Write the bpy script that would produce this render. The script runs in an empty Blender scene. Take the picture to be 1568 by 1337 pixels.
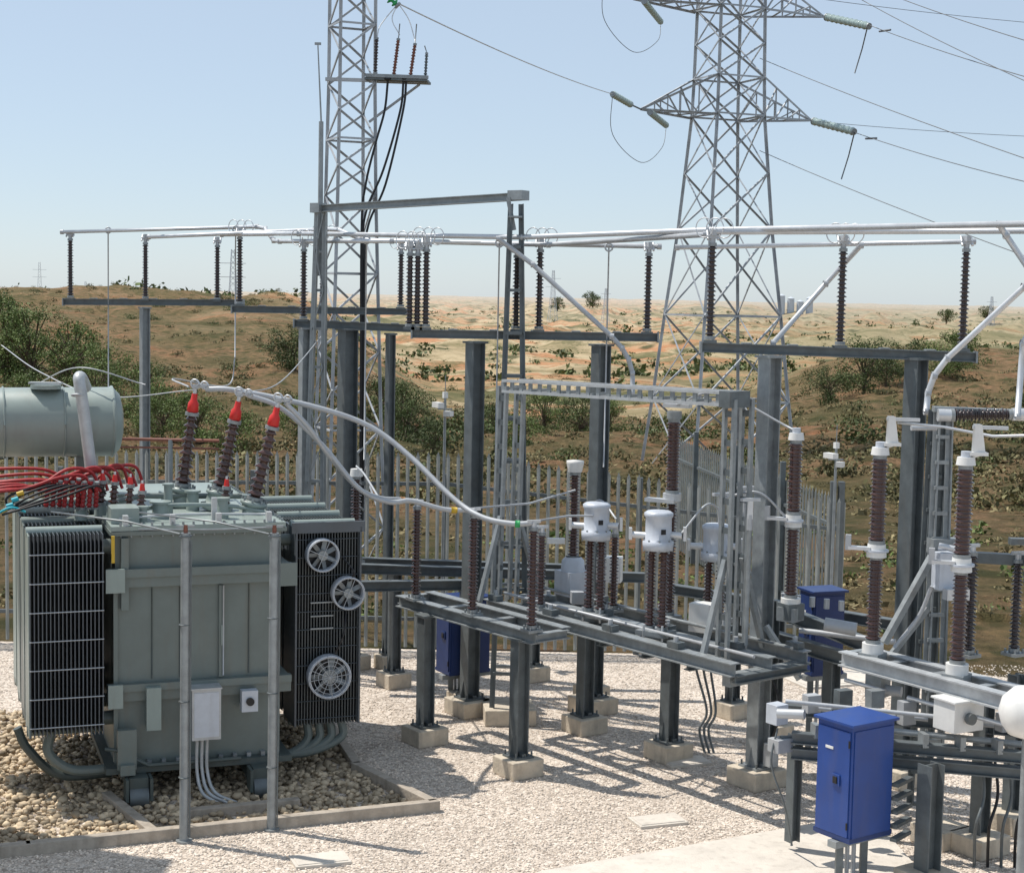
import bpy, math, random
import numpy as np
from mathutils import Vector, Matrix, noise
random.seed(7); rng=np.random.default_rng(7)
scene=bpy.context.scene
V=Vector
# ------------------------------------------------------------------ materials
MATS={}
def nmat(key,col,rough=.5,metal=0.,var=.12,vscale=6.,bump=0.,bscale=60.,dirt=0.,spec=.5,coat=0.,island=0.):
    m=bpy.data.materials.new(key);m.use_nodes=True;nt=m.node_tree;N=nt.nodes;L=nt.links
    b=N["Principled BSDF"]
    b.inputs["Roughness"].default_value=rough;b.inputs["Metallic"].default_value=metal
    b.inputs["Specular IOR Level"].default_value=spec
    b.inputs["Coat Weight"].default_value=coat
    g=N.new("ShaderNodeNewGeometry")
    n=N.new("ShaderNodeTexNoise");n.inputs["Scale"].default_value=vscale;n.inputs["Detail"].default_value=6
    n.inputs["Roughness"].default_value=.65
    L.new(g.outputs["Position"],n.inputs["Vector"])
    mr=N.new("ShaderNodeMapRange");mr.inputs[1].default_value=.3;mr.inputs[2].default_value=.7
    mr.inputs[3].default_value=1-var;mr.inputs[4].default_value=1+var
    L.new(n.outputs["Fac"],mr.inputs[0])
    last=mr.outputs[0]
    if island>0:
        mi=N.new("ShaderNodeMapRange");mi.inputs[3].default_value=1-island;mi.inputs[4].default_value=1+island
        L.new(g.outputs["Random Per Island"],mi.inputs[0])
        mu=N.new("ShaderNodeMath");mu.operation='MULTIPLY';L.new(last,mu.inputs[0]);L.new(mi.outputs[0],mu.inputs[1]);last=mu.outputs[0]
    vm=N.new("ShaderNodeVectorMath");vm.operation='SCALE';vm.inputs[0].default_value=col
    L.new(last,vm.inputs["Scale"])
    out=vm.outputs[0]
    if dirt>0:
        n2=N.new("ShaderNodeTexNoise");n2.inputs["Scale"].default_value=2.2;n2.inputs["Detail"].default_value=8
        mp=N.new("ShaderNodeMapping");mp.inputs["Scale"].default_value=(5,5,.7)
        L.new(g.outputs["Position"],mp.inputs[0]);L.new(mp.outputs[0],n2.inputs["Vector"])
        r2=N.new("ShaderNodeMapRange");r2.inputs[1].default_value=.52;r2.inputs[2].default_value=.75;r2.inputs[4].default_value=dirt
        L.new(n2.outputs["Fac"],r2.inputs[0])
        mx=N.new("ShaderNodeMix");mx.data_type='RGBA';L.new(r2.outputs[0],mx.inputs[0]);L.new(out,mx.inputs[6])
        mx.inputs[7].default_value=(.16,.13,.10,1);out=mx.outputs[2]
    L.new(out,b.inputs["Base Color"])
    if bump>0:
        n3=N.new("ShaderNodeTexNoise");n3.inputs["Scale"].default_value=bscale;n3.inputs["Detail"].default_value=4
        L.new(g.outputs["Position"],n3.inputs["Vector"])
        bp=N.new("ShaderNodeBump");bp.inputs["Strength"].default_value=bump;bp.inputs["Distance"].default_value=.01
        L.new(n3.outputs["Fac"],bp.inputs["Height"]);L.new(bp.outputs[0],b.inputs["Normal"])
    rr=N.new("ShaderNodeMapRange");rr.inputs[3].default_value=max(0,rough-.1);rr.inputs[4].default_value=min(1,rough+.12)
    L.new(n.outputs["Fac"],rr.inputs[0]);L.new(rr.outputs[0],b.inputs["Roughness"])
    MATS[key]=m;return m
nmat("galv",(.28,.305,.315),.45,.3,.2,9,dirt=.2)
nmat("galv_dark",(.130,.150,.158),.5,.25,.22,7,dirt=.25)
nmat("galv_light",(.47,.49,.50),.45,.3,.15,9,dirt=.12)
nmat("fence",(.32,.34,.33),.5,.25,.2,3,dirt=.2)
nmat("alu",(.58,.60,.62),.38,.45,.1,6)
nmat("alu_dull",(.44,.46,.48),.5,.3,.12,6)
nmat("lattice",(.42,.44,.46),.55,.25,.3,1.5)
nmat("brown",(.062,.024,.017),.15,0,.25,8,coat=.6)
nmat("brown_dark",(.032,.020,.019),.18,0,.25,8,coat=.5)
nmat("red",(.62,.025,.02),.4,0,.1,8)
nmat("redcable",(.34,.02,.022),.45,0,.35,30)
nmat("black",(.012,.012,.014),.5,0,.2,10)
nmat("tank",(.150,.182,.172),.4,0,.10,3,dirt=.25)
nmat("tank_dark",(.07,.09,.086),.45,0,.15,3,dirt=.2)
nmat("cons",(.27,.325,.305),.38,0,.08,2.5,dirt=.18)
nmat("fin",(.085,.10,.115),.35,0,.12,4)
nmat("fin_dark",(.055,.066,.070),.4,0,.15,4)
nmat("blue",(.016,.058,.25),.38,0,.12,4,dirt=.12)
nmat("bluedark",(.012,.035,.14),.4,0,.08,4)
nmat("white",(.72,.72,.70),.4,0,.06,6,dirt=.1)
nmat("cthead",(.52,.56,.62),.4,.1,.08,8,dirt=.15)
nmat("concrete",(.56,.49,.39),.85,0,.16,9,bump=.6,bscale=45,dirt=.35)
nmat("slab",(.62,.57,.50),.9,0,.12,3,bump=.4,bscale=60,dirt=.25)
nmat("kerb",(.40,.35,.29),.9,0,.2,7,bump=.6,bscale=40,dirt=.45)
nmat("yellow",(.55,.36,.03),.5);nmat("orange",(.45,.22,.08),.5);nmat("green",(.03,.35,.11),.5)
nmat("cyan",(.02,.40,.50),.5)
nmat("glass",(.45,.55,.52),.15,0,.1,8,coat=.5)
nmat("stone",(.48,.385,.265),.9,0,.2,5,island=.5)
nmat("pebble",(.66,.575,.485),.9,0,.15,5,island=.36)
nmat("leaf",(.085,.112,.036),.6,0,.4,.35,island=.5,spec=.3)
nmat("leaf_pine",(.125,.170,.048),.6,0,.3,.8,island=.5,spec=.3)
nmat("shrub_dry",(.135,.125,.058),.7,0,.5,.22,island=.5,spec=.2)
nmat("grass_dry",(.24,.20,.105),.8,0,.4,.3,island=.45,spec=.2)
nmat("bark",(.10,.07,.045),.9,0,.3,8,bump=.5)
nmat("wire",(.18,.19,.20),.5,.4)
nmat("wirelight",(.75,.76,.77),.4,.2)
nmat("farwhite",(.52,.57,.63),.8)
nmat("rust",(.20,.075,.05),.6,0,.2,8)

def ramp(N,stops):
    r=N.new("ShaderNodeValToRGB");e=r.color_ramp.elements
    while len(e)<len(stops): e.new(.5)
    for i,(p,c) in enumerate(stops):
        e[i].position=p;e[i].color=(c[0],c[1],c[2],1)
    return r
def gravel_mat():
    m=bpy.data.materials.new("gravel");m.use_nodes=True;N=m.node_tree.nodes;L=m.node_tree.links
    b=N["Principled BSDF"];b.inputs["Roughness"].default_value=.95;b.inputs["Specular IOR Level"].default_value=.15
    g=N.new("ShaderNodeNewGeometry")
    v=N.new("ShaderNodeTexVoronoi");v.inputs["Scale"].default_value=29;L.new(g.outputs["Position"],v.inputs["Vector"])
    bw=N.new("ShaderNodeSeparateColor");L.new(v.outputs["Color"],bw.inputs[0])
    r=ramp(N,[(0,(.38,.32,.265)),(.25,(.58,.50,.42)),(.65,(.70,.61,.52)),(1,(.79,.71,.62))]);L.new(bw.outputs[0],r.inputs[0])
    v2=N.new("ShaderNodeTexVoronoi");v2.feature='DISTANCE_TO_EDGE';v2.inputs["Scale"].default_value=29;L.new(g.outputs["Position"],v2.inputs["Vector"])
    mr=N.new("ShaderNodeMapRange");mr.inputs[1].default_value=0;mr.inputs[2].default_value=.12;mr.inputs[3].default_value=.55
    L.new(v2.outputs["Distance"],mr.inputs[0])
    n=N.new("ShaderNodeTexNoise");n.inputs["Scale"].default_value=.8;n.inputs["Detail"].default_value=7;n.inputs["Roughness"].default_value=.65;L.new(g.outputs["Position"],n.inputs["Vector"])
    m2=N.new("ShaderNodeMapRange");m2.inputs[1].default_value=.3;m2.inputs[2].default_value=.7;m2.inputs[3].default_value=.84;m2.inputs[4].default_value=1.08;L.new(n.outputs["Fac"],m2.inputs[0])
    mu=N.new("ShaderNodeMath");mu.operation='MULTIPLY';L.new(mr.outputs[0],mu.inputs[0]);L.new(m2.outputs[0],mu.inputs[1])
    vm=N.new("ShaderNodeVectorMath");vm.operation='SCALE';L.new(r.outputs[0],vm.inputs[0]);L.new(mu.outputs[0],vm.inputs["Scale"])
    L.new(vm.outputs[0],b.inputs["Base Color"])
    bp=N.new("ShaderNodeBump");bp.inputs["Strength"].default_value=.75;bp.inputs["Distance"].default_value=.012
    L.new(v2.outputs["Distance"],bp.inputs["Height"]);L.new(bp.outputs[0],b.inputs["Normal"])
    MATS["gravel"]=m
gravel_mat()
def terrain_mat():
    m=bpy.data.materials.new("dry_terrain");m.use_nodes=True;N=m.node_tree.nodes;L=m.node_tree.links
    b=N["Principled BSDF"];b.inputs["Roughness"].default_value=1;b.inputs["Specular IOR Level"].default_value=.1
    g=N.new("ShaderNodeNewGeometry");s=N.new("ShaderNodeSeparateXYZ");L.new(g.outputs["Position"],s.inputs[0])
    def mapped(mscale):
        mp=N.new("ShaderNodeMapping");mp.inputs["Scale"].default_value=mscale;L.new(g.outputs["Position"],mp.inputs[0]);return mp.outputs[0]
    def nz(scale,det=6,mscale=None,ro=.6):
        n=N.new("ShaderNodeTexNoise");n.inputs["Scale"].default_value=scale;n.inputs["Detail"].default_value=det;n.inputs["Roughness"].default_value=ro
        L.new(mapped(mscale) if mscale else g.outputs["Position"],n.inputs["Vector"])
        return n.outputs["Fac"]
    def mix(f,a,c,mode='MIX'):
        x=N.new("ShaderNodeMix");x.data_type='RGBA';x.blend_type=mode
        if isinstance(f,float): x.inputs[0].default_value=f
        else: L.new(f,x.inputs[0])
        for i,q in ((6,a),(7,c)):
            if isinstance(q,tuple): x.inputs[i].default_value=(*q,1)
            else: L.new(q,x.inputs[i])
        return x.outputs[2]
    def math_(op,a,c):
        q=N.new("ShaderNodeMath");q.operation=op
        for i,k in enumerate((a,c)):
            if isinstance(k,(float,int)): q.inputs[i].default_value=k
            elif k is not None: L.new(k,q.inputs[i])
        return q.outputs[0]
    def mrng(sock,a,bb,c=0.,d=1.):
        q=N.new("ShaderNodeMapRange");q.inputs[1].default_value=a;q.inputs[2].default_value=bb;q.inputs[3].default_value=c;q.inputs[4].default_value=d;L.new(sock,q.inputs[0]);return q.outputs[0]
    def dots(scale,r0,r1,thr):
        v=N.new("ShaderNodeTexVoronoi");v.inputs["Scale"].default_value=scale;v.inputs["Randomness"].default_value=1
        L.new(g.outputs["Position"],v.inputs["Vector"])
        sc=N.new("ShaderNodeSeparateColor");L.new(v.outputs["Color"],sc.inputs[0])
        a=mrng(v.outputs["Distance"],r0,r1,1.,0.);q=math_('GREATER_THAN',sc.outputs[0],thr)
        return math_('MULTIPLY',a,q)
    r1=ramp(N,[(.30,(.085,.082,.038)),(.41,(.150,.125,.065)),(.50,(.215,.155,.088)),(.57,(.275,.175,.105)),(.64,(.32,.155,.085)),(.76,(.22,.165,.09))]);L.new(nz(.085,10,None,.74),r1.inputs[0])
    r1b=ramp(N,[(.36,(.48,.52,.40)),(.5,(.95,.95,.90)),(.64,(1.45,1.36,1.22))]);L.new(nz(1.5,10,None,.85),r1b.inputs[0])
    near=mix(1.,r1.outputs[0],r1b.outputs[0],'MULTIPLY')
    near=mix(math_('MULTIPLY',dots(.75,.25,.45,.40),.8),near,(.070,.075,.030))
    near=mix(math_('MULTIPLY',dots(1.9,.25,.5,.5),.65),near,(.085,.086,.038))
    r2=ramp(N,[(.32,(.12,.125,.058)),(.40,(.24,.205,.105)),(.45,(.42,.33,.20)),(.50,(.54,.44,.28)),(.535,(.47,.22,.11)),(.57,(.52,.33,.19)),(.62,(.30,.25,.14)),(.72,(.14,.14,.068))])
    L.new(nz(1.,9,(.009,.026,.03),.62),r2.inputs[0])
    sp=mrng(nz(.09,9,None,.85),.50,.56,0.,.75)
    far=mix(sp,r2.outputs[0],(.15,.145,.068))
    rt_=mrng(math_('DIVIDE',s.outputs["X"],s.outputs["Y"]),.07,.18,0.,.45)
    far=mix(rt_,far,(.19,.18,.095))
    far=mix(math_('MULTIPLY',dots(.11,.15,.33,.35),.85),far,(.065,.076,.033))
    far=mix(math_('MULTIPLY',dots(.05,.10,.25,.5),.85),far,(.07,.082,.04))
    far=mix(math_('MULTIPLY',dots(.07,.08,.14,.75),.6),far,(.58,.50,.38))
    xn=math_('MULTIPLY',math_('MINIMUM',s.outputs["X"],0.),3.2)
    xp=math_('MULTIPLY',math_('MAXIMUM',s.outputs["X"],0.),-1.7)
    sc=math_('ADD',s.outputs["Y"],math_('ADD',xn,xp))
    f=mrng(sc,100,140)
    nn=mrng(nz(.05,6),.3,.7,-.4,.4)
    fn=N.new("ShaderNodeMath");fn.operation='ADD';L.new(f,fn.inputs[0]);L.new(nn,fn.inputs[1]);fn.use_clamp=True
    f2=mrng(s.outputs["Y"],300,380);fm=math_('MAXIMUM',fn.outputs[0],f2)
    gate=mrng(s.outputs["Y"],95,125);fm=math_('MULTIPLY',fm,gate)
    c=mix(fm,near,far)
    haze_tint=mrng(s.outputs["Y"],400,3500,0.,.6)  # atmospheric haze painted into the ground colour, growing with distance
    c=mix(haze_tint,c,(.47,.44,.40))
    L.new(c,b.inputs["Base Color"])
    bp=N.new("ShaderNodeBump");bp.inputs["Strength"].default_value=1.;bp.inputs["Distance"].default_value=.6
    L.new(nz(.9,10,None,.75),bp.inputs["Height"]);L.new(bp.outputs[0],b.inputs["Normal"])
    MATS["terrain"]=m
terrain_mat()

# ------------------------------------------------------------------ mesh builder
def fr(t):
    t=t.normalized();a=V((0,0,1)) if abs(t.z)<.9 else V((1,0,0))
    u=t.cross(a).normalized();w=u.cross(t).normalized();return t,u,w
class B:
    def __init__(s,name): s.name=name;s.v=[];s.f=[];s.m=[];s.s=[];s.keys=[]
    def mi(s,k):
        if k not in s.keys: s.keys.append(k)
        return s.keys.index(k)
    def face(s,idx,k,sm=False): s.f.append(idx);s.m.append(s.mi(k));s.s.append(sm)
    def hexa(s,c,ax,ay,az,k):
        c=V(c);i=len(s.v)
        for dz in(-1,1):
            for dx,dy in((-1,-1),(1,-1),(1,1),(-1,1)): s.v.append(c+ax*dx+ay*dy+az*dz)
        for q in((3,2,1,0),(4,5,6,7),(0,1,5,4),(1,2,6,5),(2,3,7,6),(3,0,4,7)): s.face([i+j for j in q],k)
    def box(s,c,size,k,yaw=0.):
        cy,sy=math.cos(yaw),math.sin(yaw)
        s.hexa(c,V((cy,sy,0))*size[0]/2,V((-sy,cy,0))*size[1]/2,V((0,0,size[2]/2)),k)
    def beam(s,p0,p1,w,h,k,up=(0,0,1)):
        p0=V(p0);p1=V(p1);d=p1-p0;t=d.normalized();u=V(up)
        if abs(t.dot(u))>.99: u=V((1,0,0))
        sd=t.cross(u).normalized();uu=sd.cross(t).normalized()
        s.hexa((p0+p1)/2,d/2,sd*w/2,uu*h/2,k)
    def hbeam(s,p0,p1,w,h,k,up=(0,0,1),t=.012):
        p0=V(p0);p1=V(p1);d=(p1-p0).normalized();u=V(up);sd=d.cross(u).normalized();uu=sd.cross(d).normalized()
        s.beam(p0+uu*(h/2-t/2),p1+uu*(h/2-t/2),w,t,k,up);s.beam(p0-uu*(h/2-t/2),p1-uu*(h/2-t/2),w,t,k,up)
        s.beam(p0,p1,t,h-2*t,k,up)
    def lathe(s,p0,axis,prof,k,seg=14,sm=True):
        t,u,w=fr(V(axis));p0=V(p0);i0=len(s.v)
        for (z,r) in prof:
            for j in range(seg):
                a=2*math.pi*j/seg;s.v.append(p0+t*z+(u*math.cos(a)+w*math.sin(a))*r)
        for q in range(len(prof)-1):
            for j in range(seg):
                a=i0+q*seg+j;b=i0+q*seg+(j+1)%seg;s.face([a,b,b+seg,a+seg],k,sm)
    def cap(s,p,axis,r,k,seg=14):
        t,u,w=fr(V(axis));p=V(p);i=len(s.v)
        for j in range(seg):
            a=2*math.pi*j/seg;s.v.append(p+(u*math.cos(a)+w*math.sin(a))*r)
        s.face(list(range(i,i+seg)),k)
    def cyl(s,p0,p1,r0,k,r1=None,seg=12):
        p0=V(p0);p1=V(p1);d=p1-p0;r1=r0 if r1 is None else r1
        s.lathe(p0,d,[(0,r0),(d.length,r1)],k,seg);s.cap(p0,-d,r0,k,seg);s.cap(p1,d,r1,k,seg)
    def tube(s,pts,r,k,seg=8):
        pts=[V(p) for p in pts];n=len(pts);i0=len(s.v);pu=None
        for i,p in enumerate(pts):
            t=(pts[min(i+1,n-1)]-pts[max(i-1,0)]).normalized()
            if pu is None: _,u,w=fr(t)
            else:
                u=(pu-t*pu.dot(t)).normalized();w=u.cross(t)
            pu=u
            for j in range(seg):
                a=2*math.pi*j/seg;s.v.append(p+(u*math.cos(a)+w*math.sin(a))*r)
        for q in range(n-1):
            for j in range(seg):
                a=i0+q*seg+j;b=i0+q*seg+(j+1)%seg;s.face([a,b,b+seg,a+seg],k,True)
        s.face([i0+j for j in range(seg)],k);s.face([i0+(n-1)*seg+j for j in range(seg)][::-1],k)
    def torus(s,c,axis,R,r,k,seg=18):
        t,u,w=fr(V(axis));c=V(c)
        s.tube([c+(u*math.cos(a)+w*math.sin(a))*R for a in [2*math.pi*j/seg for j in range(seg+1)]],r,k,6)
    def ins(s,p0,p1,rs,k="brown",pitch=.042,rc=None,taper=1.,seg=14,metal="galv",fl=.035):
        p0=V(p0);p1=V(p1);d=p1-p0;Ln=d.length;t=d.normalized();rc=rc or rs*.55
        s.cyl(p0,p0+t*fl,rs*.95,metal,seg=12);s.cyl(p1-t*fl,p1,rs*.8,metal,seg=12)
        L2=Ln-2*fl;n=max(4,int(L2/pitch));prof=[]
        for i in range(n):
            z=fl+L2*i/n;h=L2/n;q=1-(1-taper)*i/n;al=1.0 if i%2==0 else .86
            prof+=[(z,rc*q),(z+h*.28,rc*q),(z+h*.40,rs*q*al),(z+h*.52,rs*q*al),(z+h*.86,rc*q)]
        prof.append((Ln-fl,rc*taper));s.lathe(p0,d,prof,k,seg)
    def ang(s,p0,p1,w,k):
        p0=V(p0);p1=V(p1);t=(p1-p0).normalized();_,u,v=fr(t)
        s.beam(p0+u*w*.5,p1+u*w*.5,.012+w*.06,w,k,v);s.beam(p0+v*w*.5,p1+v*w*.5,w,.012+w*.06,k,v)
    def done(s,bevel=0.):
        me=bpy.data.meshes.new(s.name);me.from_pydata([tuple(v) for v in s.v],[],s.f)
        for k in s.keys: me.materials.append(MATS[k])
        me.polygons.foreach_set("material_index",s.m);me.polygons.foreach_set("use_smooth",s.s);me.update()
        o=bpy.data.objects.new(s.name,me);scene.collection.objects.link(o)
        if bevel>0:
            bv=o.modifiers.new("bevel","BEVEL");bv.width=bevel;bv.segments=2;bv.limit_method='ANGLE'
        return o
def spline(pts,n=8):
    pts=[V(p) for p in pts];out=[]
    P=[pts[0]*2-pts[1]]+pts+[pts[-1]*2-pts[-2]]
    for i in range(1,len(P)-2):
        for j in range(n):
            t=j/n;a,b,c,d=P[i-1],P[i],P[i+1],P[i+2]
            out.append(.5*((2*b)+(c-a)*t+(2*a-5*b+4*c-d)*t*t+(3*b-a-3*c+d)*t**3))
    out.append(pts[-1]);return out
def sag(a,b,s,n=16):
    a=V(a);b=V(b);return [a.lerp(b,i/n)-V((0,0,4*s*(i/n)*(1-i/n))) for i in range(n+1)]

def quads_mesh(name,verts,k,nper=4,tri_faces=None,smooth=False):
    me=bpy.data.meshes.new(name);nv=len(verts)
    me.vertices.add(nv);me.vertices.foreach_set("co",verts.astype(np.float32).ravel())
    if tri_faces is None: idx=np.arange(nv,dtype=np.int32);c=4
    else: idx=tri_faces.astype(np.int32).ravel();c=3
    nf=len(idx)//c
    me.loops.add(len(idx));me.loops.foreach_set("vertex_index",idx)
    me.polygons.add(nf);me.polygons.foreach_set("loop_start",np.arange(nf,dtype=np.int32)*c)
    me.materials.append(MATS[k]);me.update(calc_edges=True);me.validate()
    o=bpy.data.objects.new(name,me);scene.collection.objects.link(o);return o
def leaf_quads(cent,size):
    n=len(cent);a=rng.normal(size=(n,3));a/=np.linalg.norm(a,axis=1)[:,None]
    b=rng.normal(size=(n,3));b-=a*(a*b).sum(1)[:,None];b/=np.linalg.norm(b,axis=1)[:,None]
    s=size[:,None];a=a*s;b=b*s*.6
    return np.stack([cent-a,cent-b*1.0+a*.1,cent+a,cent+b+a*.1],1).reshape(-1,3)

# ------------------------------------------------------------------ terrain
def itp(x,t): return float(np.interp(x,[a for a,_ in t],[b for _,b in t]))
MID=[(0,-.06),(23.5,-.06),(40,-.25),(60,-.9),(100,-3.1),(150,-5.9),(200,-8),(300,-10),(500,-10.6),(800,-11.5),(1200,-12),(2000,-8),(3500,-4),(9000,-4)]
LA=[(0,0),(60,0),(100,1.8),(150,6.4),(200,10.6),(250,12.9),(300,12),(420,3),(600,0)]
RA=[(0,0),(45,.2),(60,.8),(100,3.0),(150,6.4),(175,7.2),(260,2),(330,0)]
def sst(a,b,x):
    t=min(1,max(0,(x-a)/(b-a)));return t*t*(3-2*t)
def terr(x,y):
    z=itp(y,MID)
    if y>26:
        q=x/y;z+=itp(y,LA)*sst(.045,.145,-q)+itp(y,RA)*sst(.09,.24,q)
        am=sst(26,90,y)*(.35+min(y,1200)/130.)*(1-.55*sst(1300,2500,y))
        z+=am*noise.fractal(V((x,y*1.3,0))/(14+y*.05 if y<300 else 29.),1.,2.,5)*.75
        if y>300: z+=sst(300,600,y)*(1-.5*sst(1400,2600,y))*8.*noise.fractal(V((x,y*1.5,4))/150.,1.,2.,4)
        am2=sst(26,60,y)*.45*(1 if y<400 else 0)
        z+=am2*noise.fractal(V((x,y,3))/3.,1.,2.,3)
    return z
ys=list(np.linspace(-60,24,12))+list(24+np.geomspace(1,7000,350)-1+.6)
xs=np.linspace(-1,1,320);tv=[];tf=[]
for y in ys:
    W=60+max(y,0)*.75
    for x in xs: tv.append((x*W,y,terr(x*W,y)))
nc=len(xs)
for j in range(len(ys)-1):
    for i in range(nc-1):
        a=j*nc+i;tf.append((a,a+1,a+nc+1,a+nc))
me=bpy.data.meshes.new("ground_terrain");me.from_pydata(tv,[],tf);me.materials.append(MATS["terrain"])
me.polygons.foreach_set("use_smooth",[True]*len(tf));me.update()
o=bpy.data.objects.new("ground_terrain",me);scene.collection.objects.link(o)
b=B("gravel_yard")
b.v=[V((-16,-20,0)),V((14,-20,0)),V((14,18,0)),V((4.66,22.7,0)),V((-16,22.7,0))];b.face([0,1,2,3,4],"gravel");b.done()

def shrub_field(name,n,xr,yr,sz,nl,ls,k,dens=None,flat=(.6,.95)):
    cs=[];ss=[]
    cnt=0;tr=0
    while cnt<n and tr<n*20:
        tr+=1
        y=yr[0]*(yr[1]/yr[0])**(random.random()**.8);q=random.uniform(*xr);x=q*y
        if dens and random.random()>dens(x,y): continue
        r=random.uniform(*sz)*random.uniform(.6,1.1);z=terr(x,y)
        m=int(nl*(r/sz[1])**1.3)+8
        d=rng.normal(size=(m,3));d/=np.linalg.norm(d,axis=1)[:,None];d[:,2]=np.abs(d[:,2])
        lump=1+.3*np.sin(d[:,0]*5+cnt)*np.cos(d[:,1]*4+cnt*2)
        rad=(rng.random(m)**.4*lump)[:,None]
        c=np.array([x,y,z-.05])+d*rad*np.array([r,r,r*random.uniform(*flat)])
        cs.append(c);ss.append(np.full(m,ls*r)*rng.uniform(.6,1.3,m));cnt+=1
    c=np.concatenate(cs);s=np.concatenate(ss)
    return quads_mesh(name,leaf_quads(c,s),k)
def dn(x,y):
    v=noise.fractal(V((x,y,9))/18.,1.,2.,3);return min(1,max(.1,.5+v*1.4))
def dg(x,y):
    v=noise.fractal(V((x,y,5))/14.,1.,2.,3);q=x/y
    base=.3 if q>.12 else (.6 if q<-.1 else 1.)
    return min(1,max(.03,(.32+v*1.6)))*base
shrub_field("hill_shrubs",3000,(-.36,.36),(40,290),(.25,.7),75,.15,"shrub_dry",dn)
shrub_field("green_bushes",330,(-.36,.36),(50,260),(.45,1.2),380,.085,"leaf",dg)
shrub_field("distant_bushes",2600,(-.36,.36),(260,1600),(1.0,2.6),26,.26,"leaf",dn)
shrub_field("fence_line_weeds",300,(-.36,.36),(24.8,36),(.12,.4),60,.16,"leaf_pine",None)
shrub_field("dry_grass_tufts",2600,(-.36,.36),(24.8,100),(.12,.32),26,.28,"grass_dry",None,(.5,.9))

def tree(name,x,y,h,w,k="leaf",trunk=.3,nl=6000,ls=.016):
    z=terr(x,y)-.1;b=B(name);top=V((x+random.uniform(-.1,.1)*h,y,z+h*.7))
    b.lathe((x,y,z),top-V((x,y,z)),[(0,h*.035),(h*.3,h*.025),(h*.66,h*.01)],"bark",8)
    cl=[]
    for i in range(34):
        a=random.uniform(0,6.28);q=random.random()**.6;hh=random.uniform(trunk,.95)
        env=math.sin(min(1,max(0.05,(hh-trunk*.6)/(1-trunk*.6)))*math.pi*.86+.25)
        c=V((x+math.cos(a)*q*w/2*env,y+math.sin(a)*q*w/2*env,z+hh*h))
        st=V((x,y,z+h*random.uniform(.15,.5)))
        b.tube([st,st.lerp(c,.55)+V((0,0,.03*h)),c],h*.008,"bark",5);cl.append((c,random.uniform(.10,.2)*w))
    cs=[];ss=[]
    for c,r in cl:
        m=nl//34;d=rng.normal(size=(m,3));d/=np.linalg.norm(d,axis=1)[:,None]
        cs.append(np.array(c)+d*(rng.random(m)**.5)[:,None]*r*np.array([1,1,.8]));ss.append(rng.uniform(.5,1.2,m)*w*ls)
    q=leaf_quads(np.concatenate(cs),np.concatenate(ss));i0=len(b.v)
    b.v+= [V(p) for p in q]
    for i in range(len(q)//4): b.face([i0+4*i+j for j in range(4)],k)
    b.done()
TR=[(-29.5,95,6.0,5.2,"leaf_pine"),(-27.4,93,4.8,4.2,"leaf_pine"),(-26.6,99,4.4,4.4,"leaf_pine"),(-25.0,92,4.2,4.0,"leaf_pine"),(-22.0,88,2.8,3.6,"leaf_pine"),(-31,100,6.4,5,"leaf_pine"),
      (-20.5,80,2.6,3.0,"leaf_pine"),(-17.8,78,2.9,3.2,"leaf_pine"),(-16.0,72,2.4,2.8,"leaf_pine"),(-14.2,66,1.8,2.4,"leaf_pine"),(-12.4,64,2.0,2.8,"leaf_pine"),(-21,70,2.2,2.6,"leaf_pine"),
      (-15.4,115,2.9,4.4,"leaf"),(-12.8,112,2.2,3.4,"leaf"),(-4.5,70,2.4,2.6,"leaf"),(-6.3,80,2.8,3.0,"leaf"),(-3.0,62,1.8,1.9,"leaf"),(-5.2,76,2.2,3,"leaf"),
      (21.5,100,3.4,4.4,"leaf"),(19.0,98,2.4,3.2,"leaf"),(23.5,103,2.2,3.,"leaf"),
      (21.6,68,1.9,2.4,"leaf"),(1.5,75,2.2,2.4,"leaf_pine"),(3.4,80,2.2,2.8,"leaf"),(5,84,1.8,2.6,"leaf_pine"),(30,110,2.6,4,"leaf_pine"),(28,106,1.8,3.4,"leaf_pine"),(-8.5,66,1.8,2.4,"leaf_pine"),(-10.3,60,1.6,2.6,"leaf_pine"),(.2,66,1.6,2.2,"leaf_pine"),(-1.2,84,2.2,2.8,"leaf"),(9,90,2.0,3,"leaf")]
for (x,y,h,w,k) in TR:
    tree("pine_tree" if k=="leaf_pine" else "oak_tree",x,y,h,w,k,trunk=.12,nl=5200)
for (x,y,h,w) in [(-240,1200,14,16),(60,1250,16,17),(33,1250,13,14),(330,1250,13,16),(375,1300,13,15),(-330,1150,10,20),(355,1280,9,16)]:
    tree("distant_tree",x,y,h,w,"leaf",nl=1500,ls=.03)

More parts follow.
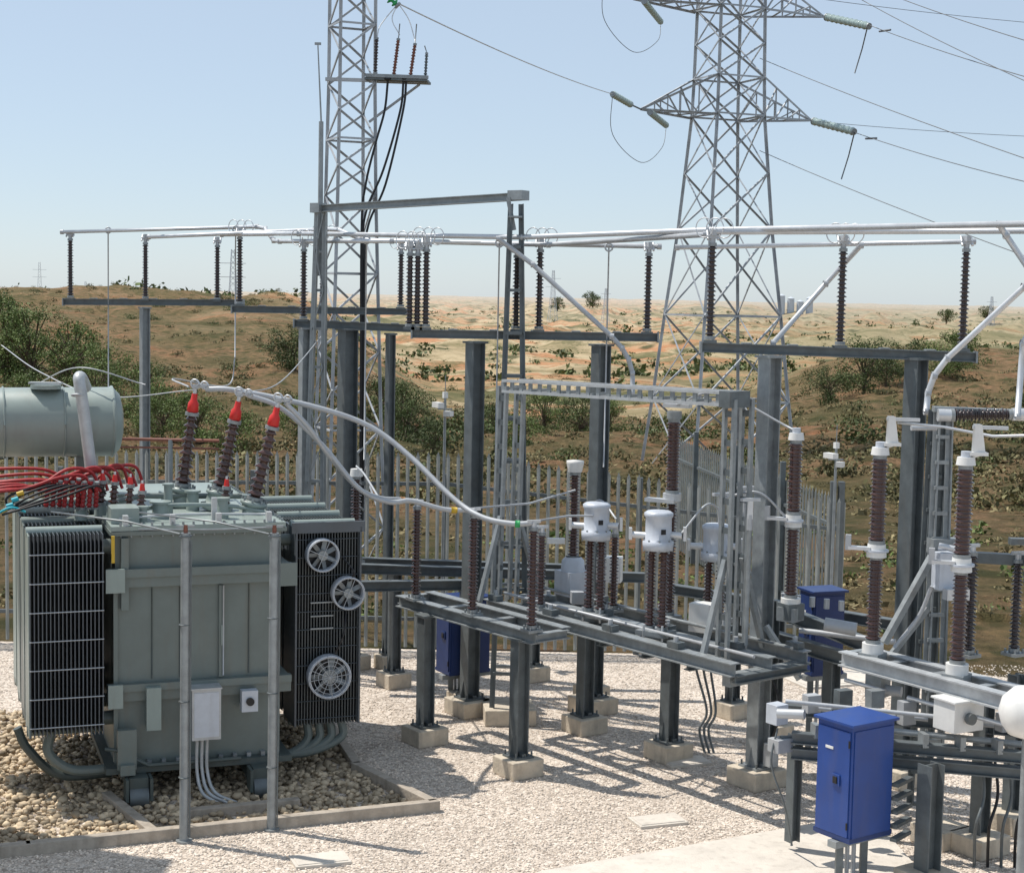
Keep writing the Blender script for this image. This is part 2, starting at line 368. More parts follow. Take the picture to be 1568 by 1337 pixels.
# ------------------------------------------------------------------ palisade fence
FT=[(-9,2.72),(-.21,2.82),(.33,2.69),(1.52,2.58),(3.71,2.32),(4.65,2.28)]
def fence(name,p0,p1,topf):
    b=B(name);p0=V(p0);p1=V(p1);d=p1-p0;Ln=d.length;t=d.normalized();nrm=V((-t.y,t.x,0))
    n=int(Ln/.14)
    for i in range(n+1):
        p=p0+t*(i*.14+random.uniform(-.004,.004));h=topf(p)+random.uniform(-.008,.008);z0=p.z+.05
        for sgn in(-1,1):
            a=t*.0125*sgn;ax=t*.0125+nrm*.012*sgn
            c=p+a;i0=len(b.v)
            for zz in(z0,h-.07): b.v+=[c-ax+V((0,0,zz)),c+ax+V((0,0,zz))]
            b.face([i0,i0+1,i0+3,i0+2],"fence")
        i0=len(b.v);b.v+=[p-t*.025+V((0,0,h-.07)),p+t*.025+V((0,0,h-.07)),p+V((0,0,h+.0))];b.face([i0,i0+1,i0+2],"fence")
    q=int(Ln/2.7)
    for zz in(.45,):
        b.beam(p0+V((0,0,zz))+nrm*.03,p1+V((0,0,zz))+nrm*.03,.04,.05,"galv_dark")
    for i in range(q+1):
        a=p0+t*min(Ln,i*2.7);e=p0+t*min(Ln,(i+1)*2.7)
        b.box(a+V((0,0,1.25))+nrm*.06,(.08,.08,2.5),"galv_dark",math.atan2(t.y,t.x))
        b.beam(a+V((0,0,topf(a)-.45))+nrm*.03,e+V((0,0,topf(e)-.45))+nrm*.03,.04,.05,"galv_dark")
    b.done()
fence("palisade_fence",(-9,22.6,0),(4.65,22.6,0),lambda p:itp(p.x,FT))
fence("palisade_fence",(4.67,22.66,0),(3.2,33,0),lambda p:2.28)

# ------------------------------------------------------------------ lattice towers
def lattice(b,cx,cy,lev,yaw,leg,br,k="lattice",panels=None,zig=False):
    R=Matrix.Rotation(yaw,3,'Z')
    def cor(z,w,i):
        sx,sy=((-1,-1),(1,-1),(1,1),(-1,1))[i];return V((cx,cy,z))+R@V((sx*w/2,sy*w/2,0))
    par=0
    for (z0,w0),(z1,w1) in zip(lev[:-1],lev[1:]):
        for i in range(4): b.ang(cor(z0,w0,i),cor(z1,w1,i),leg,k)
        n=max(1,round((z1-z0)/((w0+w1)/2*(panels or 1.))))
        for j in range(n):
            za=z0+(z1-z0)*j/n;zb=z0+(z1-z0)*(j+1)/n;wa=w0+(w1-w0)*j/n;wb=w0+(w1-w0)*(j+1)/n;par+=1
            for i in range(4):
                a0,a1=cor(za,wa,i),cor(za,wa,(i+1)%4);b0,b1=cor(zb,wb,i),cor(zb,wb,(i+1)%4)
                if zig:
                    if (par+i)%2: b.ang(a0,b1,br,k)
                    else: b.ang(a1,b0,br,k)
                    if par%4==0: b.ang(a0,a1,br,k)
                else:
                    b.ang(a0,b1,br,k);b.ang(a1,b0,br,k)
                    if j==0: b.ang(a0,a1,br,k)
    return cor
b=B("lattice_cable_tower")
lattice(b,-3.03,30,[(-.2,1.15),(2.5,.95),(6.75,.72),(8.75,.66),(16,.62)],math.radians(24),.055,.030,panels=.8,zig=True)
b.beam((-3.5,30,8.83),(-1.62,29.9,8.80),.06,.06,"lattice");b.beam((-2.75,30,8.83),(-1.62,29.9,8.80),.5,.04,"galv_dark");b.beam((-2.75,29.75,8.88),(-1.62,29.65,8.85),.05,.06,"galv")
b.beam((-2.72,30.2,8.1),(-1.8,30.1,8.78),.04,.04,"lattice")
for i,(x,hh) in enumerate([(-2.25,.68),(-1.95,.60)]):
    b.ins((x,29.75,8.86),(x+.08,29.75,8.86+hh),.042,"rust",.05);b.tube([(x+.08,29.75,8.86+hh),(x+.1,29.75,9.8)],.01,"galv")
b.ins((-1.68,29.75,8.86),(-1.66,29.75,9.3),.035,"galv_dark",.05);b.tube([(-1.66,29.75,9.3),(-1.70,29.75,9.42)],.01,"galv")
b.ins((-2.58,29.75,8.9),(-2.56,29.75,9.55),.045,"brown_dark",.05)
for x in(-2.35,-2.05,-1.75): b.torus((x,29.75,8.82),(0,0,1),.06,.02,"black",10)
b.done()
for dx,x2,z2 in [(0,-2.76,6.9),(.28,-2.74,6.45),(.33,-2.70,6.2)]:
    x0=-2.35+dx;b=B("hanging_power_cable");b.tube(spline([(x0,29.75,8.8),(x0-.05,29.7,8.25),(x0+(x2-x0)*.5,29.65,z2+.75),(x2+.04,29.6,z2),(x2-.02,29.6,z2-.8),(x2,29.6,3.),(x2,29.6,.8)]),.021,"black");b.done()
b=B("transmission_pylon");yw=math.radians(22)
cx,cy=7.6,60
lattice(b,cx,cy,[(-1.9,4.3),(1.3,3.65),(4.4,3.1),(7.5,2.5),(11.6,1.92),(12.95,1.85),(15.4,1.78),(17,1.7),(20,1.6),(24,.4)],yw,.10,.055,panels=.8)
R=Matrix.Rotation(yw,3,'Z')
def arm(z,zt,wt,tip,sgn):
    P=lambda x,y,zz:V((cx,cy,zz))+R@V((x*sgn,y,0))
    t=P(tip,0,z+.1)
    for sy in(-1,1):
        h=.93;b.ang(P(h,h*sy,z),t,.07,"lattice");b.ang(P(h,h*sy,zt),t,.07,"lattice")
        for i in range(1,4):
            f=i/4
            lo=P(h,h*sy,z).lerp(t,f);up=P(h,h*sy,zt).lerp(t,f);lo2=P(h,h*sy,z).lerp(t,(i-1)/4)
            b.ang(lo,up,.04,"lattice");b.ang(lo2,up,.04,"lattice")
    for i in range(4):
        b.ang(P(.93,-.93,z).lerp(t,i/4),P(.93,.93,z).lerp(t,(i+.5)/4 if i<3 else 1),.04,"lattice")
    return t
tips={}
for nm,z,zt,tp in(("lo",11.55,12.95,3.5),("up",15.35,16.6,3.9)):
    for sgn in(-1,1): tips[(nm,sgn)]=arm(z,zt,1.,tp,sgn)
b.done()
def gstring(p0,p1,r=.12):
    b=B("glass_insulator_string");p0=V(p0);p1=V(p1);b.ins(p0,p1,r,"glass",.13,rc=r*.3,seg=12,fl=.05);b.done()
lwires=B("overhead_line")
def wire(pts,r=.014,k="wire"): lwires.tube(pts,r,k,5)
tl=tips[("lo",-1)];tu=tips[("up",-1)];tr_=tips[("lo",1)];tur=tips[("up",1)]
gstring(tl+V((-.45,-1.,.05)),tl+V((-1.2,-3,.15)));gstring(tl+V((.3,-.2,-.12)),tl+V((1.15,2.6,-.28)))
gstring(tu+V((-.45,-1,-.05)),tu+V((-1.25,-3,-.02)));gstring(tu+V((.35,-.2,-.1)),tu+V((1.2,2.6,-.35)))
wire([tl,tl+V((-.45,-1.,.05))],.03);wire([tu,tu+V((-.45,-1.,-.05))],.03)
wire(spline([tl+V((-1.2,-3,.2)),tl+V((-1.1,-2,-1.1)),tl+V((0,-.5,-1.9)),tl+V((.9,1.5,-1.2)),tl+V((1.15,2.6,-.28))]),.012)
wire(spline([tu+V((-1.25,-3,0)),tu+V((-1.1,-2,-1.1)),tu+V((0,-.5,-1.9)),tu+V((1,1.5,-1.2)),tu+V((1.2,2.6,-.35))]),.012)
wire(sag(tl+V((-1.2,-3,.15)),(-2.2,30,10.2),.12),.014,"wirelight");wire(sag(tu+V((-1.25,-3,0)),(-2.5,45,15.0),.1),.014,"wirelight")
gstring(tr_+V((.05,-.3,-.05)),tr_+V((1.15,-2.4,-.62)),.15);gstring(tur+V((.05,-.3,-.05)),tur+V((1.2,-2.4,-.7)),.15)
for t_,e in((tr_,(15.3,36,6.9)),(tur,(15.6,36,8.9))):
    a=t_+V((1.15,-2.4,-.64));wire(sag(a,e,.2));wire([a,a+V((-.1,.4,-.8)),a+V((-.25,.8,-1.6))],.025)
    q=a.lerp(V(e),.05);lwires.cyl(q+V((0,0,-.12)),q+V((.25,-.6,-.16)),.035,"wire")
wire(sag((8.7,60,13.7),(17.5,32,5.6),.25));wire(sag((8.8,60,10.4),(17.5,32,3.6),.25));wire(sag((12.3,60,15.84),(15.3,36,8.2),.2))
wire(sag((12.6,60,16.3),(15.6,36,9.6),.2))
wire(sag((9.4,58,15.6),(26,60,14.8),.2),.01);wire(sag((10.6,60,11.5),(27,62,11.3),.2),.01)
lwires.done()
b=B("dead_end_insulator");b.ins((-2.55,30,10.45),(-2.2,30,10.15),.09,"green",.1,rc=.03);b.done()
b=B("jumper_wire")
b.tube(spline([(-2.2,30,10.2),(-2.3,29.9,9.9),(-2.15,29.75,9.6)]),.01,"wirelight",5)
b.tube(spline([(-2.2,30,10.2),(-2.0,29.9,9.9),(-1.87,29.75,9.5)]),.01,"wirelight",5)
b.tube(spline([(-2.2,30,10.2),(-2.5,29.9,9.8),(-2.55,29.75,9.55)]),.01,"wirelight",5);b.done()
def dpyl(x,y,h,w):
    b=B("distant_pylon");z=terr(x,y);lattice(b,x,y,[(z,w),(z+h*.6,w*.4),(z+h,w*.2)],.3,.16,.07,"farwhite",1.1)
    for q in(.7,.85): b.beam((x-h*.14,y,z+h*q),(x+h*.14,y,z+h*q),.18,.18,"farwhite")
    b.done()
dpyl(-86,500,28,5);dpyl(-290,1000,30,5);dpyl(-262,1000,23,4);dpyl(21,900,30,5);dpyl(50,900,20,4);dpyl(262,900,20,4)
b=B("grain_silos")
for i in range(4):
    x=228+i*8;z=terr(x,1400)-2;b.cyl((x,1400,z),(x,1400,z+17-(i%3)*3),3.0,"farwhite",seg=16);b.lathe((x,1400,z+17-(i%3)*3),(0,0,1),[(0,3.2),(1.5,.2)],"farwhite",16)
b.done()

# ------------------------------------------------------------------ busbar structures
def plinth(x,y,s=.36,h=.19,yaw=.6):
    b=B("concrete_footing");b.box((x,y,h/2),(s,s,h),"concrete",yaw);b.done(.012)
def hpost(x,y,zt,w=.17,yaw=.6,name="steel_column",z0=.0,k="galv",foot=True):
    b=B(name);u=V((math.cos(yaw),math.sin(yaw),0))
    zb=.2 if foot else z0
    b.hbeam((x,y,zb),(x,y,zt),w,w,k,up=u,t=.014)
    b.box((x,y,zt+.012),(w*1.3,w*1.3,.024),k,yaw)
    if foot:
        b.box((x,y,zb),(w*1.6,w*1.6,.025),k,yaw)
        for a in(0,1,2,3):
            dx,dy=((1,0),(0,1),(-1,0),(0,-1))[a];c=Matrix.Rotation(yaw,3,'Z')@V((dx,dy,0))
            i0=len(b.v);b.v+=[V((x,y,zb))+c*w*.78,V((x,y,zb))+c*w*.45,V((x,y,zb+.22))+c*w*.5];b.face([i0,i0+1,i0+2],k)
        b.box((x,y,zb+.03),(.05,w*1.42,.03),k,yaw)
        for sx in(-1,1):
            for sy in(-1,1):
                c=Matrix.Rotation(yaw,3,'Z')@V((sx*w*.66,sy*w*.66,0));b.cyl((x+c.x,y+c.y,zb),(x+c.x,y+c.y,zb+.06),.012,"galv_dark",seg=6)
    b.done()
    if foot: plinth(x,y,w*2.6,.19,yaw)
hpost(2.60,16.55,4.42);hpost(4.12,16.7,4.42,k="galv_dark");hpost(-.45,19.2,4.43,k="galv_dark");hpost(1.04,19.4,4.42,k="galv_dark")
hpost(-2.18,21.5,4.5,k="galv_dark",w=.2);hpost(-2.75,21.5,4.5,w=.12);hpost(-5.87,26,4.68,w=.13,foot=False);hpost(-1.62,21.5,4.45,k="galv_dark",w=.1)
def gbeam(p0,p1):
    b=B("insulator_support_beam");b.hbeam(p0,p1,.10,.10,"galv_dark");p0=V(p0);p1=V(p1)
    for p in(p0,p1): b.box(p,(.02,.12,.12),"galv")
    n=6
    for i in range(1,n): b.box(p0.lerp(p1,i/n)+V((0,0,.057)),(.10,.12,.012),"galv")
    b.done()
gbeam((1.91,16.7,4.51),(4.72,16.7,4.46));gbeam((-1.20,19.2,4.53),(1.69,19.2,4.54));gbeam((-2.89,21.5,4.58),(-1.3,21.5,4.54));gbeam((-4.14,24,4.72),(-1.51,24,4.73));gbeam((-7.16,26,4.76),(-4.3,26,4.80))
def postins(x,y,z0,z1,k="brown_dark",rs=.055,loop=False,pitch=.042):
    b=B("post_insulator");b.box((x,y,z0-.02),(.13,.13,.03),"galv_dark");b.ins((x,y,z0),(x,y,z1),rs,k,pitch,taper=.9)
    b.cyl((x,y,z1),(x,y,z1+.05),.03,"alu_dull");b.box((x,y,z1+.06),(.12,.06,.035),"alu_dull");b.box((x,y,z1+.10),(.05,.09,.06),"alu_dull",.3)
    b.cyl((x-.05,y-.04,z1+.03),(x-.05,y+.04,z1+.12),.014,"alu");b.cyl((x+.05,y-.04,z1+.03),(x+.05,y+.04,z1+.12),.014,"alu")
    if loop:
        for q in(-.09,0.02,.12): b.torus((x+q,y+q*.3,z1+.15),(.75,1,0),.10,.0065,"alu",20)
    b.done()
for x,y,z0,z1,lp in [(-7.05,26,4.83,5.76,0),(-5.86,26,4.84,5.72,0),(-4.72,26,4.84,5.70,0),(-4.03,24,4.8,5.77,1),(-2.81,24,4.8,5.72,1),(-1.67,24,4.8,5.60,1),
     (-2.77,21.5,4.64,5.55,1),(-1.23,19.2,4.61,5.47,1),(-1.14,19.2,4.61,5.47,0),(-1.04,19.2,4.61,5.52,1),(.02,19.2,4.61,5.47,0),(.29,19.2,4.61,5.54,1),(1.56,19.2,4.61,5.52,0),
     (2.0,16.7,4.59,5.57,1),(3.33,16.7,4.56,5.54,1),(4.58,16.7,4.55,5.56,0)]:
    postins(x,y,z0,z1,loop=bool(lp))
def bus(pts,r=.034,k="alu"):
    r*=.85
    b=B("busbar_tube");b.tube(pts,r,k,10)
    for p in pts:
        b.lathe(V(p)+V((-.025,0,0)),(1,0,0),[(0,r*1.3),(.05,r*1.3)],"alu_dull",10)
    b.done()
bus([(-7.18,26,5.86),(-4.22,25,5.95),(-3.80,24.1,5.93),(-3.66,24,5.9),(-3.3,22.4,5.68),(-3.16,22,5.66),(-1.51,20,5.63),(1.68,19.2,5.60)],.034)
bus([(-5.76,25.8,5.80),(-2.53,22,5.83),(-2.35,21.8,5.82),(-1.98,21.1,5.68),(-1.8,21,5.66),(.38,19,5.59),(1.95,16.95,5.66)],.034)
bus([(-4.4,24.6,5.82),(-2.84,21.5,5.75),(.08,19,5.67),(1.99,17,5.71),(4.85,14.6,5.73)],.036)
bus([(1.72,17.5,5.54),(4.7,16.9,5.64)],.03);bus([(2.0,16.7,5.68),(5.2,15.9,5.72)],.036)
bus([(-.2,18.8,5.64),(.2,18.6,5.35),(1.10,18.4,4.56),(1.22,18.4,4.43),(1.30,18.4,4.30),(1.345,18.4,4.15),(1.35,18.4,3.93)],.032,"alu_dull")
bus([(3.55,16.9,5.58),(3.2,16.9,5.18),(2.68,16.9,4.56)],.032)
bus([(4.55,15.5,5.75),(4.62,15.5,5.65),(4.95,15.5,5.2)],.034)
bus([(5.1,15.4,5.42),(4.81,15.5,5.17),(4.22,15.9,4.47),(4.10,15.9,4.30),(4.06,15.95,4.13),(4.05,15.95,3.95)],.036,"alu")
bus([(5.0,14.8,5.05),(4.72,14.9,4.82),(4.67,15,4.65),(4.65,15,3.98)],.034)
b=B("busbar_drop_rods")
for x,y,z0,z1 in [(-6.45,26,5.9,3.0),(-4.16,24.4,5.9,4.0),(-1.86,20.5,5.65,2.9),(-.19,19.1,5.6,3.0),(1.09,19.2,5.58,3.0)]:
    b.tube([(x,y,z0),(x,y,z1)],.010,"alu_dull",6);b.torus((x,y,z0),(0,1,0),.045,.012,"alu_dull",10)
b.done()
b=B("slack_conductor")
b.tube(spline([(-4.16,24.4,4.0),(-4.2,24,3.6),(-4.15,20,3.9),(-3.5,17.6,3.95)]),.010,"alu_dull",6)
b.tube(spline([(-5.3,18,3.9),(-4.6,17.3,4.15),(-3.9,17.3,3.98)]),.007,"alu_dull",6)
b.tube(spline([(-6.9,22,4.2),(-5.5,19,4.0),(-4.5,18,3.8),(-3.4,17.4,3.93)]),.007,"alu_dull",6)
b.tube(spline([(-2.45,21.4,4.5),(-2.7,19,3.95),(-2.9,17.5,3.9)]),.007,"alu_dull",6)
b.done()
def ladder(b,p0,p1,s0,s1,cw,n,k,diag=True,cross=True):
    p0=V(p0);p1=V(p1);s0=V(s0);s1=V(s1)
    A=lambda f,q:p0.lerp(p1,f)+s0.lerp(s1,f)*q
    for q in(-1,1): b.ang(A(0,q),A(1,q),cw,k)
    for i in range(n):
        if diag: b.beam(A(i/n,-1 if i%2 else 1),A((i+1)/n,1 if i%2 else -1),.012,.04,k,(0,1,0))
        if cross: b.beam(A(i/n,-1),A(i/n,1),.04,.035,k)
b=B("steel_gantry_portal")
ladder(b,(-2.56,20.8,.1),(-2.48,20.8,6.0),(.13,0,0),(.05,0,0),.05,12,"galv",True,False);ladder(b,(-2.56,21.1,.1),(-2.48,20.9,6.0),(.13,0,0),(.05,0,0),.05,12,"galv",False)
ladder(b,(.02,18.75,.1),(-.01,19,6.05),(.2,0,0),(.06,0,0),.055,12,"galv_dark",False);ladder(b,(.02,19.15,.1),(-.01,19.1,6.05),(.2,0,0),(.06,0,0),.055,12,"galv",False)
b.hbeam((-2.55,20.85,6.04),(.1,19,6.14),.10,.09,"galv",t=.01);b.box((.02,19.05,6.15),(.2,.16,.11),"galv",-.6);b.box((-2.5,20.8,6.05),(.15,.16,.12),"galv",-.6)
b.box((-.01,19,5.9),(.16,.2,.02),"galv");b.beam((-.1,19.02,6.12),(-.02,19.02,5.75),.03,.05,"galv")
b.done()
plinth(.02,18.95,.6,.19,.1);plinth(-2.56,20.9,.5,.19,.1)
b=B("lightning_rod_mast");b.cyl((-2.50,21,5.2),(-2.50,21,7.15),.035,"galv",.03);b.cyl((-2.50,21,7.15),(-2.55,21,8.1),.012,"galv",.008);b.box((-2.55,21,8.12),(.08,.03,.03),"galv");b.done()

b=B("lattice_portal_frame")
A0=V((-.11,18.4,3.98));A1=V((2.12,15.9,4.03));dirA=(A1-A0).normalized();nA=V((-dirA.y,dirA.x,0)).normalized();ya=math.atan2(dirA.y,dirA.x)
def chordset(off,batt=True):
    o_=nA*off
    b.beam(A0+o_+V((0,0,.06)),A1+o_+V((0,0,.06)),.05,.03,"galv_light");b.beam(A0+o_-V((0,0,.06)),A1+o_-V((0,0,.06)),.05,.03,"galv_light")
    if batt:
        for i in range(23):
            p=A0.lerp(A1,i/22)+o_;b.box(p,(.05,.02,.088),"galv",ya)
    for q,(P0,zb) in enumerate(((A0,1.5),(A1,1.45))):
        for sgn in(-1,1):
            p=P0+o_+dirA*.06*sgn
            lean=dirA*(-.06 if q==0 else 0)
            b.beam(V((p.x,p.y,zb))+lean,p,.035,.045,"galv",nA)
        for i in range(9):
            z=zb+(P0.z-zb)*(i+.5)/9;b.box((P0.x+o_.x,P0.y+o_.y,z),(.09,.025,.06),"galv_dark",ya)
chordset(0);chordset(.26,False)
for i in range(8):
    p=A0.lerp(A1,i/7)+V((0,0,-.03));b.beam(p,p+nA*.26,.03,.03,"galv")
for P0,zb in((A0,1.5),(A1,1.45)):
    b.beam(V((P0.x,P0.y,zb+1.0))+nA*.26,V((P0.x,P0.y,zb+.05))+nA*.62,.05,.05,"galv");b.beam(V((P0.x,P0.y,zb+1.0)),V((P0.x,P0.y,zb+.05))-nA*.3,.05,.05,"galv")
b.box(A1+V((.05,.05,0)),(.14,.3,.16),"galv_dark",-.85)
b.done()

yf=math.atan2(-3.05,2.35)
b=B("instrument_support_frame")
L0=V((-1.25,18.45,1.5));L1=V((.28,16.53,1.5));dl=(L1-L0).normalized();nl=V((-dl.y,dl.x,0))
b.hbeam(L0,L1,.12,.13,"galv");b.hbeam(L0+nl*.42,L1+nl*.42,.12,.13,"galv")
for f in(0,.33,.66,1): b.hbeam(L0.lerp(L1,f),L0.lerp(L1,f)+nl*.42,.09,.09,"galv")
b.done()
b=B("instrument_support_frame")
M0=V((-.25,18.35,1.5));M1=V((2.16,15.24,1.5));dm=(M1-M0).normalized();nm=V((-dm.y,dm.x,0))
for off in(0,.5,1.0): b.hbeam(M0+nm*off,M1+nm*off,.12,.13,"galv")
for i in range(7): b.hbeam(M0.lerp(M1,i/6)+V((0,0,-.09)),M0.lerp(M1,i/6)+nm*1.0+V((0,0,-.09)),.09,.08,"galv_dark")
b.box(M0.lerp(M1,.97)+V((0,0,-.12))+nm*.5,(.1,1.,.12),"galv",yf)
for i in range(12):
    p=M0.lerp(M1,(i+.5)/12)+nm*(.5*(i%3))+V((0,0,.1));b.box(p,(.16,.10,.06),"galv_dark",yf);b.cyl(p,p+V((0,0,.08)),.025,"alu_dull",seg=8)
b.tube([M0+nm*.25+V((0,0,.1)),M1+nm*.25+V((0,0,.1))],.018,"alu_dull");b.tube([M0+nm*.78+V((0,0,.12)),M1+nm*.78+V((0,0,.12))],.018,"galv")
b.done()
for x,y in [(-.91,17.9),(.13,16.75)]: hpost(x,y,1.43,w=.15,k="galv_dark")
for x,y in [(.9,18.5),(1.77,17.45)]: hpost(x,y,1.36,w=.15,k="galv_dark")
for x,y in [(-1.45,20.5),(-.51,19.52),(.33,21.0),(1.05,20.0),(2.71,19.3),(3.05,18.3)]: hpost(x,y,1.45,w=.13,k="galv_dark")
b=B("rear_support_frame");b.hbeam((-2.2,20.3,1.55),(1.7,20.3,1.5),.12,.12,"galv_dark");b.hbeam((-2.2,20.8,1.55),(1.2,20.8,1.5),.12,.12,"galv_dark")
b.hbeam((-2.6,18.6,1.6),(-.3,19.6,1.5),.12,.12,"galv_dark");b.hbeam((1.9,19.6,1.5),(4.2,17.6,1.5),.12,.12,"galv_dark")
b.done()

def arrester(x,y,z0,z1,rs=.06,k="brown",name="surge_arrester",top=True,white=False):
    b=B(name);b.box((x,y,z0-.03),(.17,.17,.03),"galv",.6)
    for a in range(4):
        q=.6+math.pi/2*a+.78;b.cyl((x+.08*math.cos(q),y+.08*math.sin(q),z0-.05),(x+.08*math.cos(q),y+.08*math.sin(q),z0+.02),.012,"galv",seg=6)
    b.ins((x,y,z0-.01),(x,y,z1),rs,k,.036)
    if white: b.cyl((x,y,z1),(x,y,z1+.09),rs*1.15,"white",rs);b.cyl((x-.02,y,z0+.02),(x,y,z0+.05),rs*1.1,"cthead")
    if top: b.cyl((x,y,z1),(x,y,z1+.05),.03,"alu");b.box((x,y,z1+.06),(.14,.03,.03),"alu",.3)
    b.done()
arrester(-1.86,19.5,1.80,2.80,.07,white=True)
for x,y,z in [(-1.05,18.2,2.62),(-.39,17.37,2.65),(.24,16.58,2.64)]: arrester(x,y,1.60,z)
for x,y in [(.35,17.75),(1.02,17.9),(1.15,17.75)]: arrester(x,y,1.60,2.42,.055)
def ct(x,y,z,zt,name="current_transformer"):
    b=B(name);s=.075
    for q in(-1,1):
        b.ins((x+q*s*.8,y-q*s*.6,1.60),(x+q*s*.8,y-q*s*.6,z-.04),.058,"brown",.036)
    b.box((x,y,1.57),(.34,.26,.05),"galv",-.6)
    for a in range(4):
        q=.4+math.pi/2*a;b.cyl((x+.14*math.cos(q),y+.14*math.sin(q),1.5),(x+.14*math.cos(q),y+.14*math.sin(q),1.66),.014,"alu",seg=6)
    b.lathe((x,y,z-.06),(0,0,1),[(0,.02),(0,.155),(.05,.16),(.09,.16),(.10,.135),(zt-z-.02,.135),(zt-z+.0,.15),(zt-z+.03,.15),(zt-z+.05,.12),(zt-z+.055,.0)],"cthead",24)
    b.cyl((x-.26,y+.08,z+.08),(x-.12,y+.03,z+.08),.035,"alu");b.cyl((x+.12,y-.03,z+.1),(x+.24,y-.08,z+.1),.035,"alu")
    b.box((x-.28,y+.09,z+.09),(.03,.08,.12),"alu");b.box((x+.26,y-.09,z+.12),(.03,.08,.14),"alu")
    for i in range(8):
        q=i*math.pi/4;b.cyl((x+.147*math.cos(q),y+.147*math.sin(q),z-.08),(x+.147*math.cos(q),y+.147*math.sin(q),z+.05),.01,"galv",seg=6)
    b.box((x+.04,y-.131,z+.14),(.05,.012,.05),"black",.3)
    b.done()
ct(.93,17.5,2.45,2.80);ct(1.52,16.6,2.49,2.84);ct(2.2,17.3,2.28,2.62)
b=B("voltage_transformer");x,y=.73,18.6
b.box((x,y,1.72),(.3,.3,.28),"cthead",.6);b.lathe((x,y,1.86),(0,0,1),[(0,.14),(.12,.13),(.16,.09)],"cthead",16);b.ins((x,y,2.0),(x,y,3.0),.07,"brown",.036);b.lathe((x,y,3.0),(0,0,1),[(0,.08),(.1,.1),(.13,.1),(.14,0)],"white",16);b.box((x-.2,y,2.2),(.2,.08,.06),"white")
b.done()
def pole(x,y,z0,zm,zt,rs=.075,side=1,tri=True):
    b=B("circuit_breaker_pole")
    b.box((x,y,z0-.16),(.2,.2,.14),"galv",.9);b.cyl((x,y,z0-.1),(x,y,z0),.1,"white",seg=16)
    b.ins((x,y,z0),(x,y,zm-.02),rs,"brown",.034,rc=rs*.68)
    b.cyl((x,y,zm-.03),(x,y,zm+.09),rs*1.25,"white",rs*1.1,seg=18);b.cyl((x,y,zm+.02),(x,y,zm+.04),rs*1.5,"cthead",seg=18)
    b.box((x-.16,y,zm+.05),(.2,.08,.03),"alu",-.3);b.box((x-.26,y+.02,zm+.1),(.05,.05,.14),"alu_dull",-.3)
    b.ins((x,y,zm+.09),(x,y,zt),rs*1.08,"brown",.034,rc=rs*.8)
    b.cyl((x,y,zt),(x,y,zt+.07),rs*1.15,"white",rs*1.0,seg=18);b.cyl((x,y,zt+.07),(x,y,zt+.12),rs*.6,"cthead",seg=14)
    if tri:
        for q in(-1,1):
            i0=len(b.v);o_=V((0,.03*q,0));b.v+=[V((x+.05,y,zt+.06))+o_,V((x+.16,y,zt+.10))+o_,V((x+.12,y,zt+.36))+o_,V((x+.06,y,zt+.36))+o_];b.face([i0,i0+1,i0+2,i0+3],"white")
        b.box((x+.1,y,zt+.1),(.16,.1,.03),"white")
        b.box((x+.2,y,zt+.33),(.3,.05,.03),"alu",-.2)
    b.done()
pole(2.83,16.2,2.03,2.78,3.62,.07,tri=False);pole(3.40,15,1.84,2.68,3.60);pole(3.97,14.2,1.84,2.69,3.60)
b=B("circuit_breaker_pole");x,y=1.73,17.4
b.ins((x,y,2.92),(x,y,3.72),.08,"brown",.034,rc=.06);b.cyl((x,y,3.72),(x,y,3.8),.08,"galv");b.box((x+.03,y,3.86),(.3,.1,.04),"alu",-.5);b.cyl((x,y,2.84),(x,y,2.92),.1,"alu")
b.box((x-.12,y,2.84),(.34,.1,.04),"alu",-.5);b.ins((x,y,1.6),(x,y,2.84),.065,"brown",.034);b.box((x,y,1.56),(.2,.2,.08),"galv",.6)
b.done()
for x,y in [(2.12,16.3),(2.35,15.9),(2.45,16.9)]:
    b=B("line_clamp");b.cyl((x,y,1.6),(x,y,2.75),.022,"galv",seg=8);b.box((x,y,2.95),(.05,.05,.18),"alu");b.box((x,y,3.05),(.2,.05,.03),"alu",.4);b.cyl((x,y,2.75),(x,y,2.9),.03,"alu_dull");b.done()
b=B("flexible_connector")
b.tube(spline([(.86,18.4,2.6),(1.0,18,2.75),(1.15,17.6,2.6)]),.012,"alu_dull")
b.tube(spline([(1.75,16.5,2.62),(2.0,16.6,2.9),(2.2,17,2.8)]),.012,"alu_dull")
b.tube(spline([(2.1,16.3,3.0),(2.45,16.1,3.1),(2.75,16.2,2.85)]),.012,"alu_dull")
b.tube(spline([(1.73,17.4,3.86),(2.1,16.6,4.05),(2.8,16.2,3.72)]),.012,"alu_dull")
b.tube([(.26,16.6,2.7),(.6,16.9,2.72),(.9,17.4,2.66)],.012,"alu_dull")
b.tube([(-.39,17.37,2.72),(.2,17.7,2.74),(.73,18.5,2.8)],.012,"alu_dull")
b.done()

